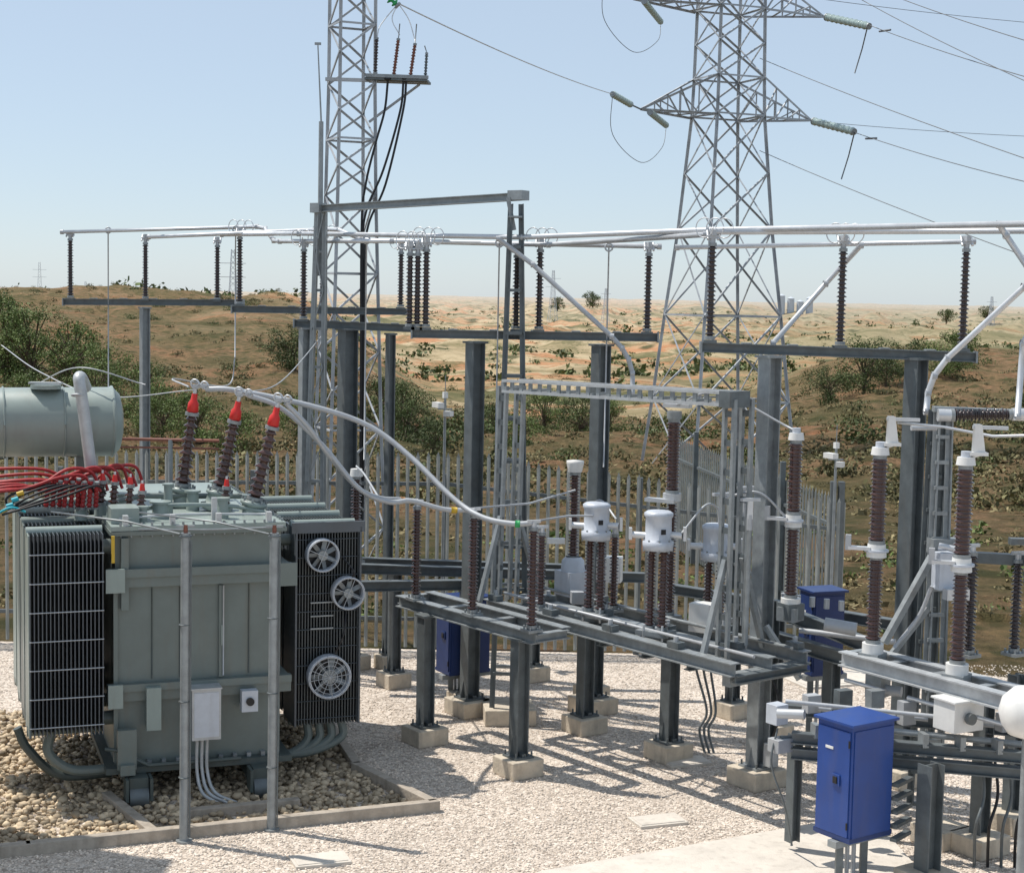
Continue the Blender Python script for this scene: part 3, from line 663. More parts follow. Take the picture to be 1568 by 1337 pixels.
b=B("circuit_breaker_frame")
P0=V((3.15,15.15,1.66));P1=V((4.6,13.0,1.66));dr=(P1-P0).normalized();nr=V((-dr.y,dr.x,0))
for off in(0,.32): b.hbeam(P0+nr*off,P1+nr*off,.11,.14,"galv_light",t=.014)
for f in(0,.2,.4,.6,.8): b.hbeam(P0.lerp(P1,f),P0.lerp(P1,f)+nr*.32,.08,.1,"galv")
for f in(.02,.32,.62): b.cyl(P0.lerp(P1,f)+V((0,0,-.2)),P0.lerp(P1,f)+dr*.5+V((0,0,-.2)),.02,"alu_dull")
for f in(.12,.45): 
    p=P0.lerp(P1,f)+nr*.16;b.box(p+V((0,0,-.2)),(.2,.16,.24),"galv",.9);b.cyl(p+V((0,0,-.25)),p+V((.2,-.1,-.25)),.05,"alu_dull")
b.done()
b=B("circuit_breaker_frame")
for z in(1.12,.98): b.hbeam((2.55,14.3,z),(5.2,13.6,z),.1,.1,"galv_dark")
b.hbeam((2.6,15.2,1.15),(5.2,14.4,1.15),.1,.1,"galv_dark");b.cyl((2.5,14.4,1.42),(5.2,13.7,1.36),.02,"alu_dull");b.cyl((2.9,14.3,1.24),(5.1,13.7,1.2),.03,"galv")
for i in range(8): b.box((2.75+i*.3,14.25-i*.08,1.2),(.05,.12,.12),"galv",.2)
b.hbeam((3.62,13.6,0),(3.62,13.6,1.1),.16,.16,"galv_dark",up=(.8,.5,0));b.hbeam((2.62,14.5,0.1),(2.62,14.5,1.1),.1,.1,"galv_dark",up=(.8,.5,0))
b.hbeam((4.35,14.6,0.1),(4.35,14.6,1.6),.13,.13,"galv_dark",up=(.8,.5,0));b.hbeam((4.85,15.3,0.1),(4.85,15.3,1.5),.12,.12,"galv_dark",up=(.8,.5,0))
for i in range(5): b.box((3.42,13.75,.42+.12*i),(.3,.06,.03),"galv_dark",.9)
for i in range(9):
    x=2.8+i*.27;y=14.75-i*.09;b.box((x,y,1.32+.05*(i%3)),(.14,.1,.16+.05*(i%2)),("alu_dull","galv_dark","galv")[i%3],.4);b.cyl((x+.05,y-.1,1.3),(x+.16,y-.14,1.3),.025,"alu_dull",seg=10)
for i in range(4):
    x=4.2+i*.12;b.tube(spline([(x,14.2,1.1),(x+.03,14.1,.7),(x-.06,14.0,.45),(x-.02,14.15,.2),(x,14.2,.0)]),.014,"black" if i%2 else "galv_dark")
b.done()
for x,y in[(3.62,13.6),(4.35,14.6),(4.85,15.3),(4.06,14.83)]: plinth(x,y,.4,.18)
b=B("breaker_drive_box");b.box((3.93,13.95,1.45),(.34,.26,.26),"white",.5);b.cyl((3.98,13.80,1.45),(4.0,13.76,1.45),.05,"galv_dark",seg=16);b.box((3.93,13.95,1.59),(.38,.3,.02),"white",.5)
b.box((2.42,14.35,1.32),(.14,.14,.18),"cthead",.6);b.cyl((2.4,14.2,1.36),(2.62,14.1,1.38),.045,"alu_dull");b.box((2.45,14.3,1.05),(.18,.14,.12),"alu_dull",.6)
b.beam((2.45,14.3,1.1),(2.75,14.4,1.1),.05,.05,"galv_dark");b.tube(spline([(2.42,14.3,1.2),(2.36,14.2,.9),(2.5,14.25,.5),(2.6,14.4,.1)]),.010,"galv_dark");b.done(.006)
b=B("small_globe_lamp");b.lathe((3.97,12.2,1.72),(0,0,1),[(0,.06),(.03,.15),(.10,.2),(.2,.225),(.3,.2),(.38,.12),(.41,.0)],"white",24);b.cyl((3.97,12.2,0),(3.97,12.2,1.72),.04,"galv");b.done()
b=B("disconnector_support")
ladder(b,(4.07,15.3,.1),(4.10,15.5,3.98),(.09,0,0),(.06,0,0),.05,16,"galv",False);ladder(b,(4.07,15.7,.1),(4.10,15.7,3.98),(.09,0,0),(.06,0,0),.05,12,"galv_dark",False)
b.beam((4.0,15.5,4.0),(5.3,15.4,3.98),.14,.05,"galv");b.beam((4.0,15.4,2.62),(5.2,15.2,2.6),.1,.1,"galv_dark")
b.box((4.15,15.45,2.7),(.3,.15,.14),"galv",.2);b.box((4.1,15.4,2.5),(.1,.1,.4),"cthead",.2)
b.beam((3.55,15.2,1.8),(4.02,15.4,2.6),.06,.06,"galv");b.beam((3.6,15.3,1.6),(4.0,15.4,2.1),.05,.05,"galv")
b.ins((4.14,15.4,3.95),(4.72,15.4,3.97),.065,"brown_dark",.036);b.cyl((4.02,15.4,3.95),(4.14,15.4,3.95),.06,"alu");b.cyl((4.72,15.4,3.97),(4.84,15.4,3.97),.06,"alu")
b.tube([(3.55,15.0,3.9),(4.0,15.1,3.86),(4.4,14.9,3.8),(5.0,14.6,3.85)],.013,"alu");b.cyl((3.75,15.3,3.83),(4.0,15.35,3.83),.025,"alu_dull")
b.done()
arrester(4.32,15.1,1.75,2.7,.065,"brown_dark");arrester(4.78,15.2,1.75,2.62,.055,"brown_dark");arrester(5.1,15.2,1.75,3.0,.06,"brown_dark")
b=B("earthing_switch")
b.box((4.0,14.9,2.55),(.16,.14,.34),"cthead",.3);b.cyl((3.95,14.9,2.78),(4.2,14.8,2.74),.03,"alu");b.box((4.1,14.8,2.35),(.22,.1,.1),"alu",.2);b.tube(spline([(3.9,14.9,2.4),(3.8,14.95,2.1),(3.6,15,1.8)]),.02,"alu_dull");b.box((4.75,15.0,2.82),(.24,.1,.06),"galv_dark");b.box((4.85,15.0,2.6),(.12,.1,.34),"galv_dark")
b.done()
b=B("disconnector_drive")
b.hbeam((2.65,17.0,1.82),(3.75,16.3,1.5),.12,.14,"galv_dark");b.hbeam((2.65,17.0,1.5),(3.6,16.3,1.35),.12,.14,"galv_dark");b.hbeam((2.72,16.7,.1),(2.72,16.7,1.9),.13,.13,"galv_dark",up=(.8,.5,0))
b.box((2.83,16.2,1.9),(.2,.2,.16),"galv_dark",.5);b.cyl((3.0,16.6,1.62),(3.9,16.2,1.6),.03,"alu_dull");b.cyl((3.2,16.3,1.75),(3.5,16.2,1.72),.07,"alu_dull");b.beam((2.62,16.4,1.7),(2.95,16.2,1.2),.07,.05,"galv")
b.hbeam((3.35,16.6,.1),(3.35,16.6,1.4),.13,.13,"galv_dark",up=(.8,.5,0))
b.box((2.62,16.75,1.1),(.12,.1,.2),"galv",.4)
for i in range(6): b.cyl((2.7+i*.13,16.7-i*.09,1.9),(2.7+i*.13,16.7-i*.09,2.0),.03,"alu_dull")
b.done()
b=B("terminal_box");b.box((2.04,16.9,1.68),(.24,.2,.3),"white",-.6);b.box((1.2,19.4,1.75),(.3,.2,.3),"white",-.2);b.box((2.72,16.42,.36),(.12,.1,.24),"galv_light",.6);b.box((.77,18.2,1.62),(.14,.12,.14),"alu_dull",.2)
b.tube(spline([(2.72,16.4,.5),(2.78,16.3,.9),(2.64,16.45,1.3)]),.012,"black");b.done(.006)
b=B("cable_conduits")
for i in range(3):
    b.tube(spline([(2.0+.1*i,17.9,1.4),(2.1+.08*i,17.9,.9),(2.22+.05*i,17.8,.45),(2.14+.05*i,17.75,.25),(2.2+.05*i,17.7,.0)]),.014,"galv_dark")
b.done()

def cabinet(name,cx,cy,z0,z1,w,d,yaw,k="blue",legs=True):
    b=B(name);R=Matrix.Rotation(yaw,3,'Z');P=lambda x,y,z:V((cx,cy,z))+R@V((x,y,0))
    b.box((cx,cy,(z0+z1)/2),(w,d,z1-z0),k,yaw)
    b.box((cx,cy,z1+.012),(w+.06,d+.06,.024),k,yaw);b.box((cx,cy,z0+.03),(w+.02,d+.02,.04),"bluedark",yaw)
    b.box(P(-w/2-.006,0,(z0+z1)/2),(.012,d*.9,(z1-z0)*.9),k,yaw);b.box(P(-w/2-.02,.0-d*.1,z0+(z1-z0)*.52),(.012,.09,.10),k,yaw);b.box(P(-w/2-.03,-d*.1,z0+(z1-z0)*.52),(.012,.045,.06),"black",yaw)
    b.box(P(-w/2-.015,d*.12,z1-.22),(.006,.09,.025),"white",yaw)
    b.box(P(0,-d/2-.005,(z0+z1)/2),(w*.92,.01,(z1-z0)*.92),k,yaw)
    for zz in(z0+.15,z1-.15): b.cyl(P(-w/2-.01,-d*.43,zz-.03),P(-w/2-.01,-d*.43,zz+.03),.01,"black",seg=6)
    if legs:
        for sx in(-1,1): b.beam(P(sx*w*.3,0,0),P(sx*w*.3,0,z0),.06,.06,"galv_dark")
        b.beam(P(-w*.6,-.05,z0-.03),P(w*.75,-.05,z0-.03),.1,.06,"galv")
        for q in(-.08,0,.08): b.cyl(P(q,.05,0),P(q,.05,z0),.02,"alu_dull")
    b.done(.006)
cabinet("control_cabinet",2.98,13.65,.47,1.47,.50,.40,math.radians(35))
cabinet("control_cabinet",3.42,17.6,.95,1.86,.38,.3,math.radians(20),"bluedark")
cabinet("control_cabinet",-.55,19.7,.40,1.32,.55,.35,math.radians(30),"bluedark")
for x,y,z in [(-.92,22.2,3.6),(4.35,21.8,3.05)]:
    b=B("security_camera_pole");b.cyl((x,y,0),(x,y,z),.025,"galv",.018);b.box((x-.09,y-.1,z-.1),(.09,.2,.07),"white",.5);b.box((x+.05,y-.05,z-.22),(.10,.12,.07),"white",-.4);b.beam((x-.1,y,z-.16),(x+.1,y,z-.16),.02,.02,"galv");b.box((x,y,z+.03),(.06,.06,.08),"white",.4)
    b.cyl((x,y,z),(x,y,z+.3),.006,"galv");b.done()

# ------------------------------------------------------------------ transformer
ca,sa=math.cos(math.radians(20)),math.sin(math.radians(20));YT=math.radians(20)
def T(a,b_,z): return V((-3.81+a*ca-b_*sa,15.6+a*sa+b_*ca,z))
tb=B("power_transformer")
def tbox(a0,a1,b0,b1,z0,z1,k): tb.box(T((a0+a1)/2,(b0+b1)/2,(z0+z1)/2),(a1-a0,b1-b0,z1-z0),k,YT)
tbox(0,1.62,0,3.4,.36,2.62,"tank");tbox(-.05,1.67,-.05,3.45,2.62,2.66,"tank");tbox(-.04,1.66,-.04,3.44,2.665,2.71,"cons")
for i in range(16): 
    q=.05+i*.1;tb.cyl(T(q,-.02,2.6),T(q,-.02,2.74),.012,"galv",seg=6)
for i in range(30):
    q=.05+i*.11;tb.cyl(T(1.64,q,2.6),T(1.64,q,2.74),.012,"galv",seg=6)
tbox(-.08,1.72,-.10,-.001,2.22,2.30,"tank");tbox(-.08,1.72,-.07,-.001,2.12,2.22,"tank")
tbox(-.10,.08,-.13,-.10,2.08,2.31,"cons");tbox(1.56,1.76,-.13,-.10,2.08,2.31,"tank")
tbox(-.08,1.72,-.09,-.001,1.10,1.17,"tank");tbox(-.08,1.72,-.06,-.001,1.0,1.10,"tank");tbox(-.08,.06,-.13,-.09,.95,1.18,"cons")
tbox(-.02,.02,-.04,-.001,.4,2.1,"tank");tbox(1.0,1.04,-.035,-.001,1.18,2.1,"tank");tbox(1.02,1.05,-.05,-.036,1.5,1.7,"cons")
tbox(1.62,1.70,-.001,3.3,2.15,2.3,"tank");tbox(1.62,1.70,0,3.3,1.02,1.17,"tank")
tbox(-.10,1.72,-.12,3.5,.30,.36,"tank_dark");tbox(.1,.28,-.3,3.6,.12,.30,"tank_dark");tbox(1.3,1.48,-.3,3.6,.12,.30,"tank_dark")
tbox(.0,.18,-.2,-.12,.36,.75,"tank");tbox(.02,.16,-.26,-.19,.32,.42,"tank")
for a0 in(.12,1.32):
    for b0 in(-.25,3.2):
        tb.cyl(T(a0-.02,b0,.1),T(a0+.16,b0,.1),.11,"galv_dark",seg=16);tbox(a0-.06,a0-.03,b0-.1,b0+.1,.08,.3,"tank_dark");tbox(a0+.17,a0+.2,b0-.1,b0+.1,.08,.3,"tank_dark")
tbox(.28,.42,-.16,-.09,.72,1.14,"cons");tbox(.70,.98,-.28,-.10,.62,1.12,"galv_light");tbox(.69,.99,-.29,-.09,1.12,1.135,"galv_light");tbox(.84,.86,-.285,-.28,.98,1.02,"black")
tbox(.72,.96,-.286,-.281,.65,1.09,"cthead")
tbox(1.2,1.36,-.2,-.09,.85,1.06,"cthead");tb.cyl(T(1.28,-.23,.955),T(1.28,-.2,.955),.04,"black",seg=12)
for i in range(3): tb.tube(spline([T(.76+.05*i,-.2,.62),T(.76+.05*i,-.2,.3),T(.80+.06*i,-.3,.1),T(.95+.08*i,-.45,.02)]),.017,"galv_light")
for i in range(9): tbox(.3+.14*i,.34+.14*i,-.06,-.001,.36,.40,"galv")
tb.tube(spline([T(.2,-.18,2.7),T(.9,-.14,2.67),T(1.5,-.18,2.68)]),.010,"galv")
tb.tube([T(1.04,-.05,2.1),T(1.04,-.05,1.2)],.008,"alu_dull")
tb.tube([T(-.1,-.08,.55),T(.0,-.16,.55),T(.3,-.16,.38),T(1.2,-.16,.38)],.02,"tank_dark")
tbox(.05,.12,-.08,-.001,1.9,2.6,"tank");tb.box(T(-.03,-.1,2.5),(.03,.03,.26),"yellow",YT)
for a in(.35,.62,1.3): tb.tube([T(a,-.012,2.1),T(a,-.012,1.2)],.006,"tank_dark",5)
def radiator(a0,a1,b0,b1,z0,z1,k,bars=6,pitch=.042,front=True,barsk="alu_dull",th=.009,br=.006):
    n=int((a1-a0)/pitch)
    for i in range(n+1):
        a=a0+(a1-a0)*i/n
        tb.box(T(a,(b0+b1)/2,(z0+z1)/2),(th,b1-b0,z1-z0),k,YT)
    for j in range(bars):
        z=z0+(z1-z0)*(j+.35)/bars
        if front: tb.cyl(T(a0-.01,b0-.008,z),T(a1+.01,b0-.008,z),br,barsk,seg=6)
        tb.cyl(T(a0-.01,b1+.008,z),T(a1+.01,b1+.008,z),br,barsk,seg=6)
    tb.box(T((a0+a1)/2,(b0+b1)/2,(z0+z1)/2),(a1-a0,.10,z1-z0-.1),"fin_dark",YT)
    tb.cyl(T(a0-.02,(b0+b1)/2,z1+.0),T(a1+.02,(b0+b1)/2,z1+.0),.05,"cons");tb.cyl(T(a0-.02,(b0+b1)/2,z0),T(a1+.02,(b0+b1)/2,z0),.05,"tank")
for i in range(4): radiator(-.80,-.13,-.15+i*.72,.42+i*.72,.72,2.66,"fin",7,.036)
for i in range(4): tbox(-.815,-.80,-.14+i*.72,.41+i*.72,.72,2.66,"cons")
for i in range(4): tb.cyl(T(-.2,.15+i*.72,2.5),T(.02,.15+i*.72,2.5),.07,"tank");tb.cyl(T(-.2,.15+i*.72,.8),T(.02,.15+i*.72,.8),.07,"tank")
for i in range(4): radiator(1.84,2.48,.25+i*.66,.76+i*.66,.55,2.6,"fin_dark",11,.03,barsk="fin",th=.012,br=.004)
for i in range(4): tb.cyl(T(1.6,.5+i*.66,2.45),T(1.95,.5+i*.66,2.45),.06,"tank");tb.tube(spline([T(2.0+.12*i,.45,.55),T(2.0+.12*i,.42,.35),T(1.8+.06*i,.4,.22),T(1.5,.4,.25)]),.045,"tank")
tb.tube(spline([T(-.6,.1,.72),T(-.62,.1,.5),T(-.4,.1,.32),T(.0,.1,.3)]),.05,"tank");tb.tube(spline([T(-.9,.3,.72),T(-.8,.3,.5),T(-.5,.3,.22),T(.0,.3,.2)]),.045,"tank_dark")
tbox(1.78,2.54,.2,.24,2.55,2.66,"fin");tbox(1.815,1.835,.2,.75,.55,2.6,"fin");tbox(2.485,2.505,.2,.75,.55,2.6,"fin")
for z in(1.55,1.68,1.82): tbox(1.98,2.22,.225,.24,z,z+.014,"galv")
def fan(a,b0,z,R_=.17,guard=False):
    c=T(a,b0,z);ax=T(a,b0-1,z)-c
    tb.lathe(c,ax,[(0,R_*.9),(0,R_),(.12,R_),(.12,R_*.9),(0,R_*.9)],"cthead",28);tb.cap(c+ax*.01,ax,R_*.9,"black",28)
    tb.cyl(c+ax*.02,c+ax*.11,R_*.3,"galv",seg=16)
    t,u,w=fr(ax)
    for i in range(7):
        q=i*2*math.pi/7;d=u*math.cos(q)+w*math.sin(q);s_=d.cross(t)
        tb.hexa(c+ax*.05+d*R_*.58,d*R_*.30,(s_*.8+t*.5).normalized()*R_*.14,t.cross(d)*.002+t*.003,"galv")
    for rr in((.35,.55,.75,.95) if guard else (.95,)): tb.torus(c+ax*.125,ax,R_*rr,.0035,"alu_dull",24)
    for i in range(2 if not guard else 6):
        q=.4+i*math.pi/(2 if not guard else 6);d=u*math.cos(q)+w*math.sin(q);tb.cyl(c+ax*.127-d*R_,c+ax*.127+d*R_,.0035,"alu_dull",seg=5)
fan(2.08,.22,2.33);fan(2.35,.22,1.93);fan(2.16,.22,1.07,.225,True)
tb.tube(spline([T(2.3,.2,2.3),T(2.4,.1,2.15),T(2.36,.15,2.05)]),.01,"black");tb.tube(spline([T(2.35,.2,1.75),T(2.3,.12,1.5),T(2.22,.15,1.3)]),.01,"black")
c0=V((-6.6,16.62,3.57));c1=V((-4.32,17.45,3.57));cd=(c1-c0).normalized();cl_=(c1-c0).length
tb.lathe(c0,cd,[(0,.0),(0,.36),(cl_,.37),(cl_+.015,.385),(cl_+.03,.385),(cl_+.04,.36),(cl_+.10,.30),(cl_+.13,.18),(cl_+.14,.0)],"cons",36)
for f in(.2,.55,.8): tb.torus(c0.lerp(c1,f),cd,.372,.010,"cons",32)
for f in(.5,.88):
    p=c0.lerp(c1,f);tb.beam((p.x,p.y,2.7),(p.x,p.y,3.25),.12,.08,"tank");tb.beam((p.x-.15,p.y,3.22),(p.x+.15,p.y,3.22),.08,.05,"tank")
tb.tube(spline([(-4.48,17.1,3.95),(-4.47,16.9,4.06),(-4.43,16.65,4.08),(-4.41,16.6,4.0),(-4.38,16.6,3.8),(-4.30,16.6,3.15),(-4.28,16.6,2.75)]),.06,"galv_light",14)
tb.cyl((-4.9,17.1,3.93),(-4.9,17.1,3.97),.16,"cons");tb.box((-4.9,17.1,3.99),(.34,.1,.02),"galv_light")
tb.torus((-4.42,16.6,3.9),(0,.2,1),.07,.012,"alu_dull",14)
for a,b_,r,h in [(.5,.5,.09,.16),(.9,1.0,.07,.2),(.2,1.4,.08,.14),(1.1,.35,.06,.2),(.75,1.6,.1,.12),(1.3,1.8,.08,.2),(.3,.3,.05,.14),(1.42,.7,.05,.18),(.62,.8,.05,.3)]:
    tb.cyl(T(a,b_,2.7),T(a,b_,2.7+h),r,"cons",r*.85,seg=16);tb.cyl(T(a,b_,2.7+h),T(a,b_,2.72+h),r*1.2,"cons",seg=16)
tb.tube(spline([T(.1,.4,2.78),T(.6,.6,2.82),T(1.2,.6,2.8),T(1.55,.5,2.74)]),.022,"cons");tb.tube(spline([T(.05,.15,2.76),T(.7,.2,2.78),T(1.5,.2,2.76)]),.012,"galv_light")
tb.tube([T(.0,1.0,2.8),T(.4,1.2,2.85),T(1.5,1.2,2.82)],.03,"tank")
for a in(.1,.55,1.0,1.5): 
    p=T(a,.02,2.71);tb.box(p+V((0,0,.05)),(.05,.08,.1),"galv_light",YT)
tbox(-.02,.25,.15,.5,2.712,2.86,"cons");tbox(.95,1.0,.1,.16,2.712,2.95,"galv_light")
tb.done(.004)
def bushing(p0,p1,rs=.092,name="hv_bushing"):
    p0=V(p0);p1=V(p1);t=(p1-p0).normalized();b=B(name)
    b.lathe(p0-t*.22,t,[(0,.15),(.02,.17),(.05,.17),(.06,.13),(.16,.115),(.17,.14),(.2,.14),(.215,.09)],"cons",20)
    for i in range(8):
        q=i*math.pi/4;tt,u,w=fr(t);c=p0-t*.03+(u*math.cos(q)+w*math.sin(q))*.125;b.cyl(c,c+t*.05,.012,"galv",seg=6)
    L_=(p1-p0).length;e=p0+t*(L_-.17)
    b.ins(p0,e,rs,"brown",.066,rc=rs*.55,taper=.72,seg=20)
    b.lathe(e,t,[(0,.045),(.01,.062),(.10,.055),(.13,.035),(.20,.03)],"red",16)
    b.cyl(e+t*.19,e+t*.26,.02,"alu");c=e+t*.26
    b.box(c+V((.05,0,.02)),(.16,.05,.035),"alu_dull",.1);b.torus(c+V((.0,-.02,.04)),(.4,1,.2),.05,.011,"alu",14);b.torus(c+V((.10,-.02,.03)),(.4,1,.2),.04,.011,"alu",14)
    b.done()
bushing((-3.46,17.1,2.93),(-3.34,17.1,3.88));bushing((-3.03,16.9,2.93),(-2.85,16.9,3.82));bushing((-2.64,16.7,2.85),(-2.42,16.7,3.78))
def lvb(x,y,z0,z1): 
    b=B("lv_bushing");b.cyl((x,y,z0-.1),(x,y,z0),.07,"cons",.06);b.ins((x,y,z0),(x+.02,y,z1),.055,"brown",.05,rc=.03,taper=.8);b.cyl((x+.02,y,z1),(x+.02,y,z1+.07),.03,"red",.02);b.cyl((x+.02,y,z1+.07),(x+.02,y,z1+.1),.012,"alu");b.done()
lvb(-4.0,16.3,2.8,3.06);lvb(-3.82,16.2,2.78,3.05);lvb(-3.68,16.1,2.76,3.0);lvb(-4.15,16.4,2.8,3.06);lvb(-2.93,16.6,2.78,3.0);lvb(-4.3,16.2,2.78,2.95)
b=B("red_cable_bundle")
for i in range(8):
    y0=15.75+.1*i;x0=-4.35+.05*i;q=i*.06;jt=lambda:random.uniform(-.03,.03)
    b.tube(spline([(x0+.16,y0+.5,2.95),(x0+.08,y0+.45,3.12+.03*(i%3)),(x0-.12,y0+.3,3.14+.02*(i%2)+jt()),(x0-.4,y0+.15,3.05-.02*(i%4)+jt()),(x0-.75,y0,2.96+q*.4+jt()),(x0-1.5,y0-.1,2.78+q*.8+jt())]),.017,"redcable")
for i in range(9):
    x=-4.62+.06*i;b.ins((x,16.1+.03*(i%3),2.80),(x+.03,16.1,3.08+.03*(i%2)),.03,"redcable",.04,rc=.02,fl=.02)
for i in range(6): b.tube(spline([(-4.05-.1*i,16.2,2.95),(-4.1-.1*i,16.0,3.05),(-4.4-.1*i,15.8,2.95),(-4.9,15.6+.05*i,2.8)]),.012,"black")
for i,k in enumerate(("yellow","cyan","cyan","yellow")): b.cyl((-4.80-.05*i,15.75,2.98-.06*i),(-4.74-.05*i,15.77,3.0-.06*i),.024,k)
b.tube(spline([(-4.7,15.7,2.82),(-4.85,15.65,2.86),(-5.1,15.6,2.7)]),.012,"cyan")
b.done()
b=B("red_pipe_rail");b.tube([(-5.4,20,3.15),(-3.6,20,3.15)],.02,"rust");b.tube([(-5.4,20,3.05),(-3.6,20,3.05)],.012,"rust");b.cyl((-4.2,20,0),(-4.2,20,3.15),.03,"galv");b.cyl((-5.3,20,0),(-5.3,20,3.15),.03,"galv");b.done()
for x,y,zt,xt in [(-2.91,14.46,2.86,-2.90),(-2.17,14.83,2.82,-2.16)]:
    b=B("steel_guard_post");b.cyl((x,y,0),(xt,y,zt-.03),.043,"galv",seg=16);b.box((xt,y,zt-.06),(.1,.1,.015),"galv_dark");b.cyl((xt,y,zt-.05),(xt,y,zt+.04),.02,"rust");b.box((xt,y,zt+.03),(.16,.02,.02),"galv",.2);b.cyl((x+.055,y-.02,.05),(xt+.055,y-.02,zt-.1),.008,"galv_dark",seg=6);b.cyl((x,y,0),(x,y,.02),.075,"galv",seg=16)
    for z in(.6,1.3,2.0): b.torus((x,y,z),(0,0,1),.046,.006,"galv_dark",12)
    b.tube([(xt-.05,y,zt-.04),(xt-.6,y+.3,zt+.02),(xt-1.4,y+.7,zt+.04)],.009,"galv",6)
    b.done()
def cond(pts,tape=None,k="alu_dull",r=.022):
    b=B("flexible_conductor");q=spline(pts,10);b.tube(q,r,k,10)
    if tape:
        n=int(len(q)*tape[1]);b.tube(q[n:n+3],r*1.25,tape[0],10)
    b.done()
cond([(-3.22,17.1,3.96),(-2.9,17.1,3.95),(-2.15,17.2,3.80),(-1.55,17.3,3.6),(-1.1,17.2,3.3),(-.6,16.9,2.88),(-.3,16.7,2.72),(0,16.6,2.67),(.24,16.58,2.68)],("green",.90),r=.030)
cond([(-2.75,16.9,3.92),(-2.4,16.95,3.78),(-1.98,17.0,3.4),(-1.6,17.05,2.95),(-1.3,17.15,2.80),(-1.05,17.25,2.8),(-.7,17.3,2.71),(-.39,17.37,2.70)],("yellow",.88),"alu_dull",.027)
cond([(-2.33,16.7,3.86),(-2.1,16.8,3.6),(-1.9,17.0,3.28),(-1.65,17.4,2.92),(-1.45,17.8,2.76),(-1.25,18,2.72),(-1.05,18.2,2.68)],("orange",.84),"alu_dull",.026)
cond([(-1.86,19.5,2.92),(-1.7,18.8,2.9),(-1.45,17.8,2.76)],None,"alu_dull",.012)

# ------------------------------------------------------------------ pit kerbs, stones, slabs
b=B("oil_pit_kerb")
K=[V((-6.5,13.2,.05)),V((-4.23,14.05,.05)),V((-.69,15.48,.05)),V((-1.55,16.7,.05)),V((-2.2,18.9,.05))]
for p,q in zip(K[:-1],K[1:]): b.beam(p,q+(q-p).normalized()*.05,.1,.12,"kerb")
b.beam((-3.0,15.1,.05),(-2.0,15.5,.05),.1,.1,"kerb");b.beam((-3.2,14.5,.05),(-3.9,15.6,.05),.1,.1,"kerb");b.done(.008)
t_=(1+5**.5)/2
ico_v=np.array([(-1,t_,0),(1,t_,0),(-1,-t_,0),(1,-t_,0),(0,-1,t_),(0,1,t_),(0,-1,-t_),(0,1,-t_),(t_,0,-1),(t_,0,1),(-t_,0,-1),(-t_,0,1)])/1.9
ico_f=np.array([(0,11,5),(0,5,1),(0,1,7),(0,7,10),(0,10,11),(1,5,9),(5,11,4),(11,10,2),(10,7,6),(7,1,8),(3,9,4),(3,4,2),(3,2,6),(3,6,8),(3,8,9),(4,9,5),(2,4,11),(6,2,10),(8,6,7),(9,8,1)])
def stones(name,P,r,k):
    n=len(P);sc=rng.uniform(.55,1.15,(n,1,3))*r[:,None,None];jit=rng.uniform(.75,1.2,(n,12,1))
    ang=rng.uniform(0,6.28,n);v=ico_v[None]*jit*sc;v[:,:,2]*=.7
    c,s=np.cos(ang)[:,None],np.sin(ang)[:,None];x=v[:,:,0]*c-v[:,:,1]*s;y=v[:,:,0]*s+v[:,:,1]*c
    v=np.stack([x,y,v[:,:,2]],2)+P[:,None,:]
    f=(ico_f[None]+12*np.arange(n)[:,None,None]).reshape(-1,3)
    return quads_mesh(name,v.reshape(-1,3),k,tri_faces=f)
def inpoly(x,y,poly):
    r=False;n=len(poly)
    for i in range(n):
        x1,y1=poly[i];x2,y2=poly[(i+1)%n]
        if (y1>y)!=(y2>y) and x<(x2-x1)*(y-y1)/(y2-y1)+x1: r=not r
    return r
pit=[(-6.5,13.25),(-4.2,14.12),(-.78,15.5),(-1.6,16.7),(-2.25,18.8),(-6.5,18.8)]
P=[]
while len(P)<9000:
    x,y=random.uniform(-6.5,-.7),random.uniform(13.2,18.8)
    if inpoly(x,y,pit): P.append((x,y,random.uniform(-.01,.05)))
stones("pit_stones",np.array(P),rng.uniform(.02,.058,len(P)),"stone")
P=[]
while len(P)<36000:
    y=random.uniform(13.2,22.4) if random.random()<.7 else random.uniform(13.2,17);x=random.uniform(-.36,.36)*y
    if not inpoly(x,y,pit): P.append((x,y,.002))
P=np.array(P);stones("gravel_stones",P,rng.uniform(.008,.018,len(P)),"pebble")
b=B("concrete_path");b.v=[V(p) for p in((.33,13.81,.03),(2.92,15.23,.03),(3.6,15.0,.03),(3.8,12,.03),(-1,12.5,.03),(.33,13.81,-.05),(2.92,15.23,-.05),(3.6,15.0,-.05),(3.8,12,-.05),(-1,12.5,-.05))]
b.face([4,3,2,1,0],"slab")
for i in range(5): b.face([i,(i+1)%5,(i+1)%5+5,i+5],"slab")
b.done()
for x,y,w in [(-1.62,14.02,.5),(1.47,15.28,.5),(4.3,21.3,1.2),(1.95,17.3,.5)]:
    b=B("manhole_cover");b.box((x,y,.012),(w,w*.62,.03),"slab",.35);b.box((x,y,.03),(w*.9,w*.5,.008),"slab",.35);b.done(.004)
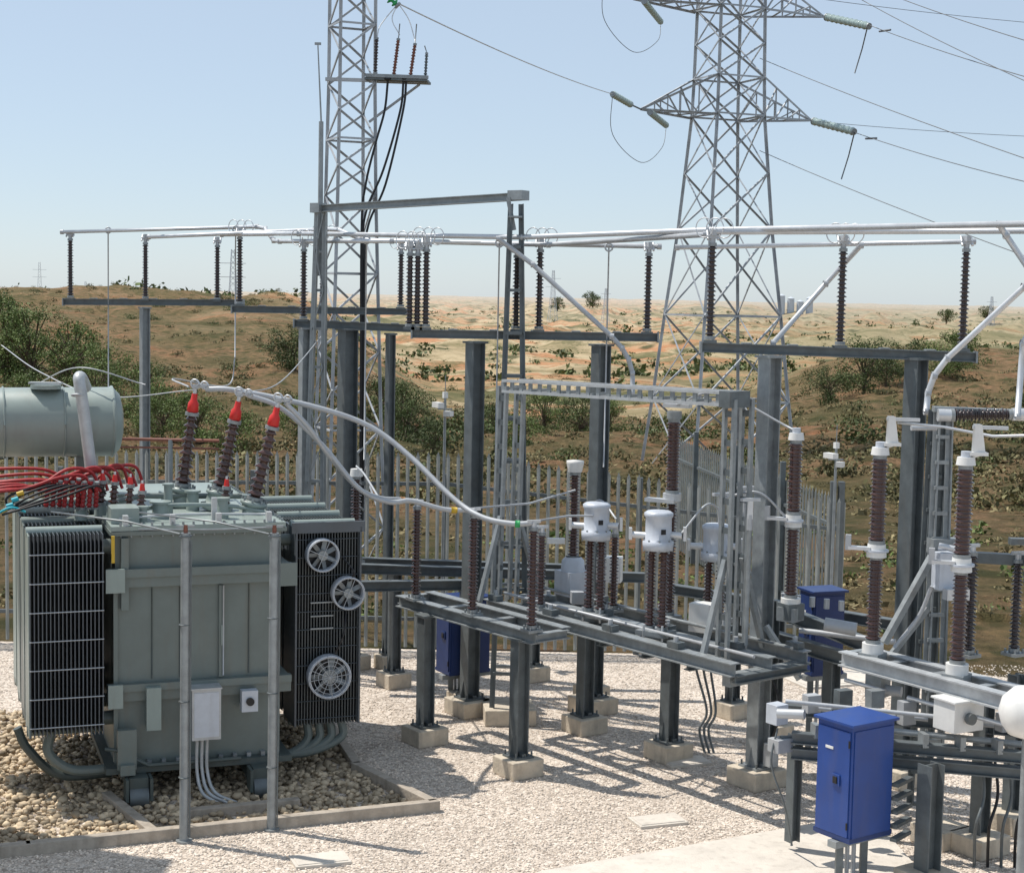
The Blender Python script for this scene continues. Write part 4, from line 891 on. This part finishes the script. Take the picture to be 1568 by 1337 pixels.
b=B("added_shade_wall");b.box((-6.5,13.9,3.4),(.3,2.8,6.8),"concrete");b.box((-6.5,13.9,6.85),(.38,2.9,.1),"concrete")  # unseen wall left of view, added to shade the lower-left ground
for i in range(3): b.box((-6.5,13.9,1.7+1.7*i),(.31,2.82,.02),"kerb")
b.done()

# ------------------------------------------------------------------ light, sky, camera
el=math.radians(62);sd=V((-.93,.37,0)).normalized()*math.cos(el)+V((0,0,math.sin(el)))
w=bpy.data.worlds.new("World");scene.world=w;w.use_nodes=True;nt=w.node_tree
sk=nt.nodes.new("ShaderNodeTexSky");sk.sky_type='NISHITA';sk.sun_disc=False;sk.sun_elevation=el;sk.sun_rotation=math.atan2(sd.x,sd.y)
sk.altitude=0;sk.air_density=.8;sk.dust_density=.35;sk.ozone_density=2.4
mx=nt.nodes.new("ShaderNodeMix");mx.data_type='RGBA';mx.inputs[0].default_value=.60;mx.inputs[7].default_value=(4.7,5.45,6.2,1)
nt.links.new(sk.outputs[0],mx.inputs[6])
bg=nt.nodes["Background"];nt.links.new(mx.outputs[2],bg.inputs[0]);bg.inputs[1].default_value=.135
sl=bpy.data.lights.new("sun","SUN");sl.energy=4.7;sl.angle=math.radians(.53);sl.color=(1,.94,.86)
so=bpy.data.objects.new("sun",sl);so.rotation_euler=sd.to_track_quat('Z','Y').to_euler();so.location=(0,0,30);scene.collection.objects.link(so)
p=math.atan(216/2500.);r=math.radians(1.1)
F=V((0,math.cos(p),-math.sin(p)));U0=V((0,math.sin(p),math.cos(p)));R0=V((1,0,0))
rt=R0*math.cos(r)+U0*math.sin(r);up=-R0*math.sin(r)+U0*math.cos(r)
cam=bpy.data.cameras.new("camera");cam.sensor_width=36;cam.lens=36*2500/1568;cam.clip_end=20000
co=bpy.data.objects.new("camera",cam);M=Matrix((rt,up,-F)).transposed().to_4x4();M.translation=V((0,0,5));co.matrix_world=M
scene.collection.objects.link(co);scene.camera=co
scene.view_settings.view_transform='Standard';scene.view_settings.look='None';scene.view_settings.exposure=0
